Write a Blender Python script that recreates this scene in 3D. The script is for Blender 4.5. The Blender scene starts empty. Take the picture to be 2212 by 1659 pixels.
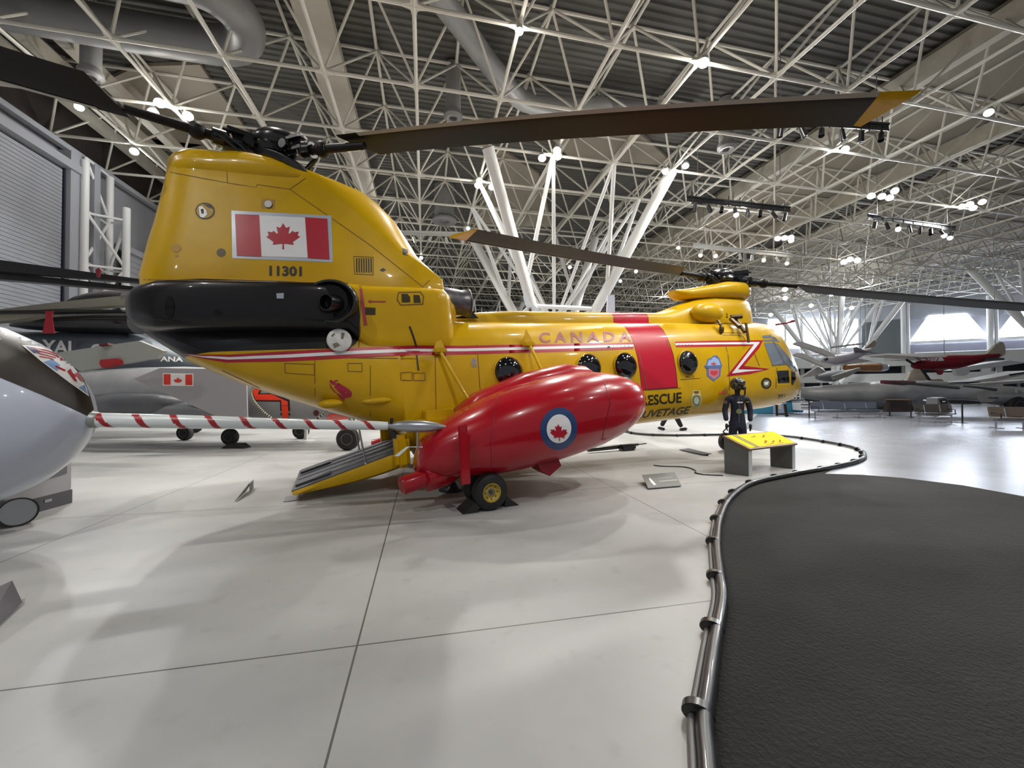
import bpy, bmesh, math, random
import numpy as np
from mathutils import Vector, Matrix
from mathutils.bvhtree import BVHTree
random.seed(7)
SC = bpy.context.scene
COL = SC.collection
# ------------------------------------------------------------------ camera (surveyed from the floor joints and roof grid)
F, HY, VX, CH = 870.0, 842.0, 918.0, 1.6
YAW = math.atan((1106 - VX) / F); PIT = math.atan((HY - 829.5) / F)
_c, _s = math.cos(YAW), math.sin(YAW)
RT = Vector((_c, -_s, 0)); FH = Vector((_s, _c, 0)); UZ = Vector((0, 0, 1))
FW = FH * math.cos(PIT) + UZ * math.sin(PIT); UP = UZ * math.cos(PIT) - FH * math.sin(PIT)
CAM = Vector((0, 0, CH))
cd = bpy.data.cameras.new('camera'); cam = bpy.data.objects.new('camera', cd); COL.objects.link(cam)
cd.sensor_width = 36; cd.lens = F / 2212 * 36; cd.clip_end = 400; cd.clip_start = .05
cam.location = CAM; cam.rotation_euler = (math.pi / 2 + PIT, 0, -YAW); SC.camera = cam
# ------------------------------------------------------------------ world, exposure
SC.view_settings.view_transform = 'Standard'; SC.view_settings.look = 'None'
SC.view_settings.exposure = 0.1; SC.view_settings.gamma = 1
w = bpy.data.worlds.new('world'); SC.world = w; w.use_nodes = True
bg = w.node_tree.nodes['Background']; bg.inputs[0].default_value = (.86, .9, 1, 1); bg.inputs[1].default_value = .27
# ------------------------------------------------------------------ lamps at roof spotlights, plus added fill lamps (x, y, power, warm)
LAMPS = [(-9.6, 17.1, 900, 1), (-9, 17.9, 500, 1), (-12.7, 20.9, 500, 0), (-3.4, 8.4, 600, 1), (5.7, 16.9, 800, 1), (2.7, 11.4, 350, 1),
         (8.8, 11.3, 900, 1), (12, 16.8, 1100, 1), (2.7, 20.1, 700, 1), (18, 14.1, 700, 0), (18.2, 20.3, 700, 0), (24.3, 17.2, 800, 0),
         (21.7, 26.4, 900, 1), (30.2, 16.8, 900, 0), (33.9, 26.2, 1000, 0), (14, -3, 400, 0), (11.7, 5.4, 1100, 1), (-12, 5, 900, 1), (-3.3, 26.4, 900, 1),
         (8.7, 35.4, 1800, 1), (26.7, 41, 2000, 1), (44, 33, 2000, 0), (-9.3, 35.4, 1200, 1), (11.7, 2.4, 300, 0), (-9, -7, 500, 0)]
for lx, ly, p, wm in LAMPS:
    for kind in ('SPOT', 'POINT'):
        if kind == 'POINT' and (ly < 8 or lx == 24.3): continue
        ld = bpy.data.lights.new('roof_and_fill_lamp', kind); ld.shadow_soft_size = .14; ld.color = (1, .965, .91) if wm else (.94, .97, 1)
        if kind == 'SPOT': ld.energy = p * (1.0 if ly < 6 else 1.7 if ly < 16 else 2.2 if ly < 30 else 1.5); ld.spot_size = math.radians(125); ld.spot_blend = .5
        else: ld.energy = p * .14  # weak point light added beside the spot to brighten the roof steel
        lo = bpy.data.objects.new('roof_and_fill_lamp', ld); COL.objects.link(lo); lo.location = (lx, ly, 11.75)
        tx, ty = (lx * .55 + .8, ly * .55 + 3.6) if ly < 30 else (lx, ly)
        lo.rotation_euler = (Vector((tx, ty, 0)) - lo.location).to_track_quat('-Z', 'Y').to_euler()

# added fill spots without fixtures, brightening exhibits and floor (x, y, power, target, cone)
for lx, ly, p, tg, cone in [(-6.3, -1, 1300, (-1, 7, 2), 44), (2.7, -3.8, 1700, (2.5, 8, 1.5), 42), (8.7, -.7, 1000, (5.5, 8.5, 2), 44), (5.7, 5.3, 1500, (4.5, 9, 0), 50),
                            (-3.3, -2.7, 2600, (-4.7, 3.4, 1.1), 30), (11.7, 2.3, 2200, (5, 8, 0), 40), (14.7, 5.3, 1600, (3.5, 8, 0), 40), (8.7, 8.3, 2500, (24, 22, 2), 50)]:
    ld = bpy.data.lights.new('fill_spot', 'SPOT'); ld.energy = p; ld.spot_size = math.radians(cone); ld.spot_blend = .9; ld.shadow_soft_size = .1; ld.color = (1, .96, .9)
    lo = bpy.data.objects.new('fill_spot', ld); COL.objects.link(lo); lo.location = (lx, ly, 11.8); lo.rotation_euler = (Vector(tg) - lo.location).to_track_quat('-Z', 'Y').to_euler()

# ------------------------------------------------------------------ survey helpers
def ray(px, py): return FW + RT * ((px - 1106) / F) - UP * ((py - 829.5) / F)
def at(px, py, z=0.0):                     # point of the horizontal plane z
    d = ray(px, py); return CAM + d * ((z - CH) / d.z)
def dep(px, py, zc):                       # point at distance zc in front of the viewer
    d = ray(px, py); return CAM + d * (zc / d.dot(FH))
def onx(px, py, X):
    d = ray(px, py); return CAM + d * (X / d.x)
hd, pt = math.radians(66), math.radians(3.7)
HO = RT * -1.18 + FH * 7.5
_ax = RT * math.sin(hd) + FH * math.cos(hd); AY = UZ.cross(_ax)
BX = _ax * math.cos(pt) + UZ * math.sin(pt); BZ = BX.cross(AY)
HM = Matrix((( BX.x, AY.x, BZ.x, HO.x), (BX.y, AY.y, BZ.y, HO.y), (BX.z, AY.z, BZ.z, HO.z), (0, 0, 0, 1)))
HI = HM.inverted()
def hp(px, py, yb=0.0):                    # body coordinates on the plane y=yb of the yellow helicopter
    d = ray(px, py); t = (HO + AY * yb - CAM).dot(AY) / d.dot(AY)
    return HI @ (CAM + d * t)

# ------------------------------------------------------------------ materials
def lin(c): return c / 12.92 if c <= .04045 else ((c + .055) / 1.055) ** 2.4
def C8(r, g, b): return (lin(r / 255), lin(g / 255), lin(b / 255), 1)
MATS = {}
def M(name, rgb=(128, 128, 128), rough=.5, metal=0.0, coat=0.0, dirt=0.0, scale=3.0, bump=0.0, emit=0.0, alpha=None, bscale=None, spec=.5):
    if name in MATS: return MATS[name]
    m = bpy.data.materials.new(name); m.use_nodes = True; MATS[name] = m
    nt = m.node_tree; N, L = nt.nodes, nt.links; b = N['Principled BSDF']
    col = C8(*rgb); b.inputs['Base Color'].default_value = col; b.inputs['Roughness'].default_value = rough
    b.inputs['Metallic'].default_value = metal; b.inputs['Coat Weight'].default_value = coat; b.inputs['Coat Roughness'].default_value = .06; b.inputs['Specular IOR Level'].default_value = spec
    if dirt or bump:
        tc = N.new('ShaderNodeTexCoord'); n = N.new('ShaderNodeTexNoise'); n.inputs['Scale'].default_value = scale; n.inputs['Detail'].default_value = 6
        L.new(tc.outputs['Object'], n.inputs['Vector'])
        if dirt:
            r = N.new('ShaderNodeValToRGB'); r.color_ramp.elements[0].position = .35; r.color_ramp.elements[1].position = .65
            k = 1 - dirt; r.color_ramp.elements[0].color = (col[0] * k, col[1] * k, col[2] * k, 1); r.color_ramp.elements[1].color = col
            L.new(n.outputs['Fac'], r.inputs[0]); L.new(r.outputs[0], b.inputs['Base Color'])
        if bump:
            n2 = N.new('ShaderNodeTexNoise'); n2.inputs['Scale'].default_value = bscale or scale * 4; L.new(tc.outputs['Object'], n2.inputs['Vector'])
            bp = N.new('ShaderNodeBump'); bp.inputs['Strength'].default_value = bump; bp.inputs['Distance'].default_value = .02
            L.new(n2.outputs['Fac'], bp.inputs['Height']); L.new(bp.outputs[0], b.inputs['Normal'])
    if emit: b.inputs['Emission Color'].default_value = col; b.inputs['Emission Strength'].default_value = emit
    if alpha is not None: b.inputs['Alpha'].default_value = alpha
    return m
YEL = (203, 161, 6)

# ------------------------------------------------------------------ mesh helpers
def uvw(d):
    d = Vector(d).normalized(); a = Vector((0, 0, 1)) if abs(d.z) < .9 else Vector((1, 0, 0))
    u = d.cross(a).normalized(); return u, d.cross(u).normalized(), d
class MB:
    def __init__(s): s.v = []; s.f = []; s.mi = []; s.k = 0
    def add(s, vs, fs):
        o = len(s.v); s.v += [tuple(v) for v in vs]; s.f += [tuple(i + o for i in f) for f in fs]; s.mi += [s.k] * len(fs); return s
    def box(s, c, size, R=None):
        R = R or Matrix.Identity(3); c = Vector(c); h = [x / 2 for x in size]
        vs = [c + R @ Vector((sx * h[0], sy * h[1], sz * h[2])) for sx in (-1, 1) for sy in (-1, 1) for sz in (-1, 1)]
        return s.add(vs, [(0, 1, 3, 2), (4, 6, 7, 5), (0, 4, 5, 1), (2, 3, 7, 6), (0, 2, 6, 4), (1, 5, 7, 3)])
    def bbox(s, c, size, b=.01, R=None):    # bevelled box
        R = R or Matrix.Identity(3); bm = bmesh.new(); bmesh.ops.create_cube(bm, size=1)
        for v in bm.verts: v.co = Vector((v.co.x * size[0], v.co.y * size[1], v.co.z * size[2]))
        bmesh.ops.bevel(bm, geom=bm.edges[:], offset=min(b, min(size) * .45), segments=2, affect='EDGES')
        bm.verts.ensure_lookup_table(); s.add([Vector(c) + R @ v.co for v in bm.verts], [[v.index for v in f.verts] for f in bm.faces]); bm.free(); return s
    def cyl(s, p0, p1, r0, r1=None, n=12, cap=True):
        p0, p1 = Vector(p0), Vector(p1); r1 = r0 if r1 is None else r1; u, v, d = uvw(p1 - p0)
        vs = []
        for p, r in ((p0, r0), (p1, r1)):
            vs += [p + u * r * math.cos(2 * math.pi * i / n) + v * r * math.sin(2 * math.pi * i / n) for i in range(n)]
        fs = [(i, (i + 1) % n, n + (i + 1) % n, n + i) for i in range(n)]
        if cap: fs += [tuple(range(n))[::-1], tuple(range(n, 2 * n))]
        return s.add(vs, fs)
    def tube(s, pts, r, n=10, closed=False):
        P = [Vector(p) for p in pts]; m = len(P); vs = []; u = None
        for i, p in enumerate(P):
            a = P[i - 1] if (i or closed) else p; b = P[(i + 1) % m] if (i < m - 1 or closed) else p
            d = (b - a).normalized()
            if u is None: u, v, _ = uvw(d)
            else: u = (u - d * u.dot(d)).normalized(); v = d.cross(u)
            rr = r[i] if isinstance(r, (list, tuple)) else r
            vs += [p + u * rr * math.cos(2 * math.pi * k / n) + v * rr * math.sin(2 * math.pi * k / n) for k in range(n)]
        fs = []
        for i in range(m if closed else m - 1):
            j = (i + 1) % m
            fs += [(i * n + k, i * n + (k + 1) % n, j * n + (k + 1) % n, j * n + k) for k in range(n)]
        if not closed: fs += [tuple(range(n))[::-1], tuple(range((m - 1) * n, m * n))]
        return s.add(vs, fs)
    def lathe(s, prof, org, axis, n=24, sx=1, sy=1, u=None):   # prof: (radius, along)
        o = Vector(org); uu, vv, d = uvw(axis)
        if u is not None: uu = Vector(u); vv = d.cross(uu)
        vs = []
        for r, a in prof: vs += [o + d * a + uu * r * sx * math.cos(2 * math.pi * k / n) + vv * r * sy * math.sin(2 * math.pi * k / n) for k in range(n)]
        fs = []
        for i in range(len(prof) - 1): fs += [(i * n + k, i * n + (k + 1) % n, (i + 1) * n + (k + 1) % n, (i + 1) * n + k) for k in range(n)]
        if prof[0][0] > 1e-4: fs.append(tuple(range(n))[::-1])
        if prof[-1][0] > 1e-4: fs.append(tuple(range((len(prof) - 1) * n, len(prof) * n)))
        return s.add(vs, fs)
    def loft(s, rings, cap=True):
        n = len(rings[0]); vs = [p for r in rings for p in r]; fs = []
        for i in range(len(rings) - 1): fs += [(i * n + k, i * n + (k + 1) % n, (i + 1) * n + (k + 1) % n, (i + 1) * n + k) for k in range(n)]
        if cap: fs += [tuple(range(n))[::-1], tuple(range(len(vs) - n, len(vs)))]
        return s.add(vs, fs)
    def ball(s, c, r, n=16, m=9, R=None):
        c = Vector(c); r = (r, r, r) if isinstance(r, (int, float)) else r; R = R or Matrix.Identity(3); rings = []
        for i in range(m):
            t = math.pi * (i + .02) / (m - 1 + .04) - math.pi / 2
            rings.append([c + R @ Vector((r[0] * math.cos(t) * math.cos(2 * math.pi * k / n), r[1] * math.cos(t) * math.sin(2 * math.pi * k / n), r[2] * math.sin(t))) for k in range(n)])
        return s.loft(rings)
    def slab(s, pts, off):                 # polygon pts extruded by vector off
        P = [Vector(p) for p in pts]; off = Vector(off); n = len(P)
        return s.add(P + [p + off for p in P], [tuple(range(n))[::-1], tuple(range(n, 2 * n))] + [(i, (i + 1) % n, n + (i + 1) % n, n + i) for i in range(n)])
    def build(s, name, mat, parent=None, smooth=True, ang=40):
        me = bpy.data.meshes.new(name); me.from_pydata(s.v, [], s.f); me.validate(); me.update()
        bm = bmesh.new(); bm.from_mesh(me); bmesh.ops.recalc_face_normals(bm, faces=bm.faces); bm.to_mesh(me); bm.free()
        for m in (mat if isinstance(mat, (list, tuple)) else [mat]): me.materials.append(m)
        if max(s.mi, default=0) > 0 and len(me.polygons) == len(s.mi):
            me.polygons.foreach_set('material_index', s.mi)
        o = bpy.data.objects.new(name, me); COL.objects.link(o); o.parent = parent
        if smooth: me.polygons.foreach_set('use_smooth', [True] * len(me.polygons)); me.set_sharp_from_angle(angle=math.radians(ang))
        return o
def world_to(parent):
    m = Matrix.Identity(4); p = parent
    while p is not None: m = p.matrix_basis @ m; p = p.parent
    return m.inverted()
def rebase(o):      # a part built in world coordinates is moved into its parent's frame
    if o.parent: o.data.transform(world_to(o.parent))
    return o
def thing(name, label, cat, loc=(0, 0, 0), group=None, rz=0.0):
    o = bpy.data.objects.new(name, None); COL.objects.link(o); o.location = loc; o.rotation_euler = (0, 0, rz); o.empty_display_size = .2
    return tag(o, label, cat, group)
def tag(o, label, cat, group=None):
    o['label'] = label; o['category'] = cat
    if group: o['group'] = group
    return o
def struct(o): o['kind'] = 'structure'; return o
def origin(o, p):   # moves the origin of a one-mesh thing to its base
    p = Vector(p); o.data.transform(Matrix.Translation(-p)); o.location = p; return o
def dup(root, loc, rz=None, label=None, M4=None):
    def cp(o, par):
        c = o.copy(); COL.objects.link(c); c.parent = par
        for ch in [x for x in COL.objects if x.parent == o]: cp(ch, c)
        return c
    r = cp(root, None); r.location = loc
    if rz is not None: r.rotation_euler = (0, 0, rz)
    if label: r['label'] = label
    return r
def smoothpath(pts, k=6, closed=False):
    P = [Vector(p) for p in pts]; n = len(P); out = []
    for i in range(n if closed else n - 1):
        a = P[i - 1] if (i or closed) else P[i]; b = P[i]; c = P[(i + 1) % n]; d = P[(i + 2) % n] if (i + 2 < n or closed) else P[(i + 1) % n]
        for t in range(k):
            t /= k; out.append(.5 * ((2 * b) + (c - a) * t + (2 * a - 5 * b + 4 * c - d) * t * t + (3 * b - a - 3 * c + d) * t ** 3))
    if not closed: out.append(P[-1])
    return out
def interp(x, tab):
    for (a, va), (b, vb) in zip(tab, tab[1:]):
        if x <= b:
            t = 0 if x <= a else (x - a) / (b - a); return va + (vb - va) * t
    return tab[-1][1]

# ------------------------------------------------------------------ markings: flat shapes laid on a curved skin
def textpoly(s, quad, bold=0.0, spacing=1.0, shear=0.0):
    cu = bpy.data.curves.new('t', 'FONT'); cu.body = s; cu.size = 1; cu.offset = bold; cu.space_character = spacing; cu.resolution_u = 3; cu.shear = shear
    ob = bpy.data.objects.new('t', cu); COL.objects.link(ob); bpy.context.view_layer.update()
    me = ob.to_mesh(); V = [Vector((v.co.x, v.co.y)) for v in me.vertices]; Fs = [tuple(p.vertices) for p in me.polygons]; ob.to_mesh_clear()
    bpy.data.objects.remove(ob); bpy.data.curves.remove(cu)
    x0 = min(v.x for v in V); x1 = max(v.x for v in V); y0 = min(v.y for v in V); y1 = max(v.y for v in V)
    TL, TR, BR, BL = [Vector(q) for q in quad]
    out = []
    for v in V:
        a = (v.x - x0) / (x1 - x0); b = (v.y - y0) / (y1 - y0)
        out.append((BL * (1 - a) + BR * a) * (1 - b) + (TL * (1 - a) + TR * a) * b)
    return out, Fs
SPLIT = {'flag_bar', 'exhaust_slot', 'louvre_slot', 'pane', 'cockpit_window', 'chin_window', 'small_vent', 'cover_slot', 'access_disc', 'window_lettering', 'red_flag_piece', 'shield_field'}
def marking(name, shapes, mat, bvh, parent, off=.004, g=10.0, label=None):
    """shapes: pixel polygons or (verts, faces); each is cut fine and laid on the skin seen there"""
    bm = bmesh.new()
    for sh in shapes:
        if isinstance(sh, tuple) and len(sh) == 2 and len(sh[1]) and isinstance(sh[1][0], tuple) and isinstance(sh[0], list): V, Fs = sh
        else: V = [Vector(p) for p in sh]; Fs = [tuple(range(len(V)))]
        vs = [bm.verts.new((v[0], v[1], 0)) for v in V]
        for f in Fs:
            try: bm.faces.new([vs[i] for i in f])
            except ValueError: pass
    if name in SPLIT and len(shapes) > 1:
        bm.free(); return [marking(name, [sh], mat, bvh, parent, off, g, label) for sh in shapes][0]
    if not bm.faces: bm.free(); return None
    bm.normal_update(); bmesh.ops.triangulate(bm, faces=bm.faces[:])
    xs = [v.co.x for v in bm.verts]; ys = [v.co.y for v in bm.verts]
    for ax, lo, hi in ((0, min(xs), max(xs)), (1, min(ys), max(ys))):
        k = lo + g
        while k < hi:
            co = (k, 0, 0) if ax == 0 else (0, k, 0); no = (1, 0, 0) if ax == 0 else (0, 1, 0)
            bmesh.ops.bisect_plane(bm, geom=bm.verts[:] + bm.edges[:] + bm.faces[:], plane_co=co, plane_no=no); k += g
    inv = world_to(parent) if parent else Matrix.Identity(4); dead = []
    for v in bm.verts:
        d = ray(v.co.x, v.co.y).normalized(); best = None
        for B in (bvh if isinstance(bvh, (list, tuple)) else [bvh]):
            h = B.ray_cast(CAM, d)
            if h[0] is not None and (best is None or h[3] < best[3]): best = h
        if best is None: dead.append(v); continue
        n = best[1]; n = n if n.dot(d) < 0 else -n
        v.co = inv @ (best[0] + n * off)
    bmesh.ops.delete(bm, geom=dead, context='VERTS')
    me = bpy.data.meshes.new(name); bm.to_mesh(me); bm.free(); me.materials.append(mat)
    me.polygons.foreach_set('use_smooth', [True] * len(me.polygons))
    o = bpy.data.objects.new(name, me); COL.objects.link(o); o.parent = parent
    if label: o['label'] = label
    return o
def bvh_of(objs):
    out = []
    for o in objs:
        m = world_to(o).inverted(); out.append(BVHTree.FromPolygons([m @ v.co for v in o.data.vertices], [tuple(p.vertices) for p in o.data.polygons]))
    return out
def ell(cx, cy, rx, ry, n=28, rot=0.0):
    c, s = math.cos(rot), math.sin(rot)
    return [(cx + rx * math.cos(t) * c - ry * math.sin(t) * s, cy + rx * math.cos(t) * s + ry * math.sin(t) * c) for t in [2 * math.pi * i / n for i in range(n)]]
def band(pts, wd):                         # polyline of width wd as quads
    P = [Vector(p) for p in pts]; out = []
    for a, b in zip(P, P[1:]):
        d = (b - a).normalized(); n = Vector((-d.y, d.x)) * wd / 2; e = d * wd * .25
        out.append([a + n - e, b + n + e, b - n + e, a - n - e])
    return out
def quadmap(quad, pts):                    # unit square (0..1, y up) into a pixel quad TL TR BR BL
    TL, TR, BR, BL = [Vector(q) for q in quad]
    return [tuple((BL * (1 - a) + BR * a) * (1 - b) + (TL * (1 - a) + TR * a) * b) for a, b in pts]
_lf = [(0, 1), (.14, .74), (.19, .73), (.34, .80), (.27, .42), (.32, .38), (.50, .56), (.55, .48), (.60, .47), (.80, .51), (.74, .31), (.77, .26), (.87, .21), (.51, -.08), (.50, -.13), (.545, -.26), (.07, -.19), (.035, -.22), (.05, -.52)]
LEAF = _lf + [(-x, y) for x, y in reversed(_lf[1:])]
def leafpx(cx, cy, sx, sy, shear=0.0): return [(cx + x * sx + shear * y, cy - (y - .24) * sy) for x, y in LEAF]
# ================================================================== THE HALL
XW = -15.4; TOPZ = 12.26; DK = 14.75
# floor with saw-cut joints
def floor_mat():
    m = bpy.data.materials.new('polished_concrete'); m.use_nodes = True; N, L = m.node_tree.nodes, m.node_tree.links; b = N['Principled BSDF']
    tc = N.new('ShaderNodeTexCoord'); sx = N.new('ShaderNodeSeparateXYZ'); L.new(tc.outputs['Object'], sx.inputs[0])
    def math_(op, a, c=None):
        n = N.new('ShaderNodeMath'); n.operation = op
        for i, q in enumerate((a, c)):
            if q is None: continue
            if isinstance(q, (int, float)): n.inputs[i].default_value = q
            else: L.new(q, n.inputs[i])
        return n.outputs[0]
    def line(co, off, wd, step=3.43):
        t = math_('ADD', co, -off); t = math_('DIVIDE', t, step); t = math_('ADD', t, .5); t = math_('FRACT', t); t = math_('SUBTRACT', t, .5)
        t = math_('ABSOLUTE', t); t = math_('MULTIPLY', t, step); return math_('LESS_THAN', t, wd)
    ln = math_('MAXIMUM', line(sx.outputs[0], -.41, .006), line(sx.outputs[1], 2.69, .006))
    n1 = N.new('ShaderNodeTexNoise'); n1.inputs['Scale'].default_value = .45; n1.inputs['Detail'].default_value = 5; n1.inputs['Roughness'].default_value = .6; L.new(tc.outputs['Object'], n1.inputs['Vector'])
    r = N.new('ShaderNodeValToRGB'); r.color_ramp.elements[0].position = .3; r.color_ramp.elements[1].position = .7
    r.color_ramp.elements[0].color = C8(160, 160, 158); r.color_ramp.elements[1].color = C8(182, 182, 181); L.new(n1.outputs['Fac'], r.inputs[0])
    n2 = N.new('ShaderNodeTexNoise'); n2.inputs['Scale'].default_value = 5; n2.inputs['Detail'].default_value = 8; L.new(tc.outputs['Object'], n2.inputs['Vector'])
    r2 = N.new('ShaderNodeValToRGB'); r2.color_ramp.elements[0].position = .22; r2.color_ramp.elements[1].position = .4
    r2.color_ramp.elements[0].color = (.7, .7, .68, 1); r2.color_ramp.elements[1].color = (1, 1, 1, 1); L.new(n2.outputs['Fac'], r2.inputs[0])
    mx = N.new('ShaderNodeMixRGB'); mx.blend_type = 'MULTIPLY'; mx.inputs[0].default_value = .5; L.new(r.outputs[0], mx.inputs[1]); L.new(r2.outputs[0], mx.inputs[2])
    m2 = N.new('ShaderNodeMixRGB'); L.new(ln, m2.inputs[0]); L.new(mx.outputs[0], m2.inputs[1]); m2.inputs[2].default_value = C8(88, 88, 84); L.new(m2.outputs[0], b.inputs['Base Color'])
    rr = N.new('ShaderNodeMapRange'); rr.inputs[3].default_value = .36; rr.inputs[4].default_value = .5; b.inputs['Specular IOR Level'].default_value = .4; L.new(n1.outputs['Fac'], rr.inputs[0]); L.new(rr.outputs[0], b.inputs['Roughness'])
    n3 = N.new('ShaderNodeTexNoise'); n3.inputs['Scale'].default_value = 2.2; L.new(tc.outputs['Object'], n3.inputs['Vector'])
    bp = N.new('ShaderNodeBump'); bp.inputs['Strength'].default_value = .25; bp.inputs['Distance'].default_value = .012; L.new(n3.outputs['Fac'], bp.inputs['Height']); L.new(bp.outputs[0], b.inputs['Normal'])
    return m
o = MB().slab([(-16, -9, 0), (75, -9, 0), (75, 80, 0), (-16, 80, 0)], (0, 0, -.2)).build('floor', floor_mat(), smooth=False); struct(o)
# darker polished walkway that runs past the noses, and the round dark mat on it
walk = [(1655, 880), (1600, 925), (1700, 940), (1790, 953), (1850, 966), (1872, 982), (1852, 999), (1800, 1012), (1780, 1024)]
P = [at(*p, 0) for p in walk]; P += [at(1950, 1033), at(2212, 1073), Vector((9.4, 1.5, 0)), Vector((60, -8, 0)), Vector((74, 10, 0)), Vector((60, 30, 0))]
WALK = M('grey_walkway', (128, 131, 138), .26, dirt=.12, scale=1.2, bump=.25, bscale=2.5)
o = MB().slab([p + Vector((0, 0, .002)) for p in P], (0, 0, .002)).build('floor', WALK, smooth=False); struct(o)
hosepx = [(1530, 1659), (1522, 1560), (1531, 1480), (1545, 1380), (1560, 1290), (1553, 1230), (1548, 1170), (1556, 1115), (1580, 1072), (1625, 1043), (1700, 1026), (1800, 1008), (1850, 996), (1868, 983), (1850, 968), (1790, 955), (1700, 942)]
HP = [at(*p, .05) for p in hosepx]; HP = [Vector((.55, .55, .05)), Vector((.85, 1.05, .05))] + HP
m_ = [Vector((p.x, p.y, .004)) for p in smoothpath(HP[:14], 4)] + [at(1780, 1024, .004), at(1860, 1026, .004), at(1950, 1033, .004), at(2080, 1049, .004), at(2212, 1073, .004), Vector((9.6, 1.5, .004)), Vector((8, -4, .004)), Vector((1, -4, .004))]
MATM = M('charcoal_mat', (44, 43, 41), .85, spec=.2, dirt=.2, scale=2.0, bump=.5, bscale=45)
o = MB().slab(m_, (0, 0, .006)).build('floor', MATM, smooth=False); struct(o)

# roof deck: corrugated sheet, ribs running across the hall
ys = []; y = -12.0
while y < 82: ys += [(y, 0), (y + .09, 0), (y + .13, -.07), (y + .24, -.07), (y + .28, 0)]; y += .3
v = [(x, yy, DK + z) for x in (-16.5, 76) for yy, z in ys]; n = len(ys)
o = MB().add(v, [(i, i + 1, n + i + 1, n + i) for i in range(n - 1)]).build('ceiling', M('roof_deck', (92, 91, 87), .6), smooth=False); struct(o)
DECKW = M('cream_steel', (188, 182, 168), .5, dirt=.1)
# space frame
bc = MB(); tcx = MB(); web = MB(); gus = MB()
NX, NY = range(-5, 22), range(-6, 23)
nb = {(i, j): Vector((-.33 + 3 * i, 11.35 + 3 * j, TOPZ)) for i in NX for j in NY}
ntp = {(i, j): Vector((1.17 + 3 * i, 12.85 + 3 * j, TOPZ + 2.2)) for i in NX for j in NY}
SK = lambda i, j: 0
for (i, j), p in nb.items():
    far = j > 8 or i > 10; n_ = 5 if far else 8
    for q in ((i + 1, j), (i, j + 1)):
        if q in nb: bc.cyl(p, nb[q], .062, n=n_, cap=False)
    for q in ((i, j), (i - 1, j), (i, j - 1), (i - 1, j - 1)):
        if q in ntp: web.cyl(p, ntp[q], .047, n=4 if far else 6, cap=False)
    # concave cross-shaped node gusset
    pts = []
    for k in range(4):
        a = k * math.pi / 2
        for da, r in ((-.11, .36), (.11, .36), (.5, .18), (math.pi / 4, .15), (math.pi / 2 - .5, .18)): pts.append(p + Vector((math.cos(a + da) * r, math.sin(a + da) * r, -.045)))
    gus.slab(pts, (0, 0, .09))
for (i, j), p in ntp.items():
    far = j > 8 or i > 10
    for q in ((i + 1, j), (i, j + 1)):
        if q in ntp: tcx.cyl(p, ntp[q], .06, n=4 if far else 6, cap=False)
    gus.cyl(p - Vector((0, 0, .1)), p + Vector((0, 0, .1)), .12, n=6)
TR = M('white_steel', (206, 202, 190), .45)
for nm, b in (('trim_1', bc), ('trim_2', tcx), ('trim_3', web), ('trim_4', gus)): struct(b.build(nm, TR, smooth=True))
# cream soffit panels and beams under the deck
pan = MB()
for z, pts in ((14.5, [(200, 190), (294, 144), (431, 140), (542, 294), (350, 330)]), (14.5, [(1075, 320), (1164, 376), (1195, 490), (1020, 490)]),
               (14.5, [(1192, 300), (1290, 215), (1395, 300), (1461, 360), (1230, 340)])):
    pan.slab([at(*p, z) for p in pts], (0, 0, .15))
pan.slab([(19.2, -8, 14.5), (25.5, -8, 14.5), (27.5, 40, 14.5), (18.8, 40, 14.5)], (0, 0, .15))
pan.slab([(-16, 24, 14.5), (-9.5, 24, 14.5), (-9.5, 62, 14.5), (-16, 62, 14.5)], (0, 0, .15))
pan.slab([(30, 15, 14.5), (52, 15, 14.5), (52, 60, 14.5), (34, 60, 14.5)], (0, 0, .15))
struct(pan.build('trim_5', M('cream_panel', (150, 142, 128), .7, dirt=.08, scale=.6), smooth=False))
bm_ = MB()
bm_.box((-3.5, 30, 13.6), (1.1, 84, .35)); bm_.box((18.9, 30, 13.9), (.35, 84, .8)); bm_.box((26.3, 30, 13.9), (.35, 84, .8))
for k in range(3): bm_.box((XW + .9 + k * 1.2, 30, 13.6), (.4, 84, .4))
struct(bm_.build('trim_6', DECKW, smooth=False))
# ducts
DM = M('duct_grey', (142, 142, 142), .45, metal=.2)
def duct(pts, r, label, n=20):
    pts = smoothpath(pts, 8); o = MB().tube(pts, r, n).build('air_duct', DM); return tag(o, label, 'duct')
duct([(-14.6, 15.2, 13.35), (-12, 15.3, 13.35), (-8, 15.4, 13.35), (-6.3, 15.2, 13.35), (-5.7, 14.2, 13.35), (-6.3, 13.2, 13.35), (-8, 13, 13.35), (-11, 12.9, 13.35)], .58, 'fat grey air duct making a U-turn in the roof above the black rotor blade')
duct([at(930, -30, 13.8), at(1000, 60, 13.8), at(1075, 160, 13.8), at(1150, 225, 13.8), at(1330, 232, 13.8), at(1500, 262, 13.8)], .38, 'grey air duct bending across the roof behind the long rear rotor blade')
duct([(-11.2, 25.4, 13.3), (-12.4, 26.2, 13.1), (-13.2, 26.6, 12.4), (-13.3, 26.7, 11), (-13.3, 26.7, 6)], .7, 'wide grey duct elbow dropping down the wall behind the tail of the yellow helicopter')
def nozzle(px, py, zb, zt, r, label):
    p = at(px, py, zb); o = MB()
    o.cyl((p.x, p.y, zb + .35), (p.x, p.y, zt), r, n=20); o.lathe([(r, .35), (r * 1.25, .22), (r * 1.25, .1), (r * .9, 0), (r * .55, .03), (r * .5, .18), (0, .18)], (p.x, p.y, zb), (0, 0, 1), 20)
    tag(o.build('duct_nozzle', DM), label, 'duct nozzle')
nozzle(979, 258, 12.4, 14.6, .3, 'grey drop duct with round nozzle hanging just above the long rear rotor blade')
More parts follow.
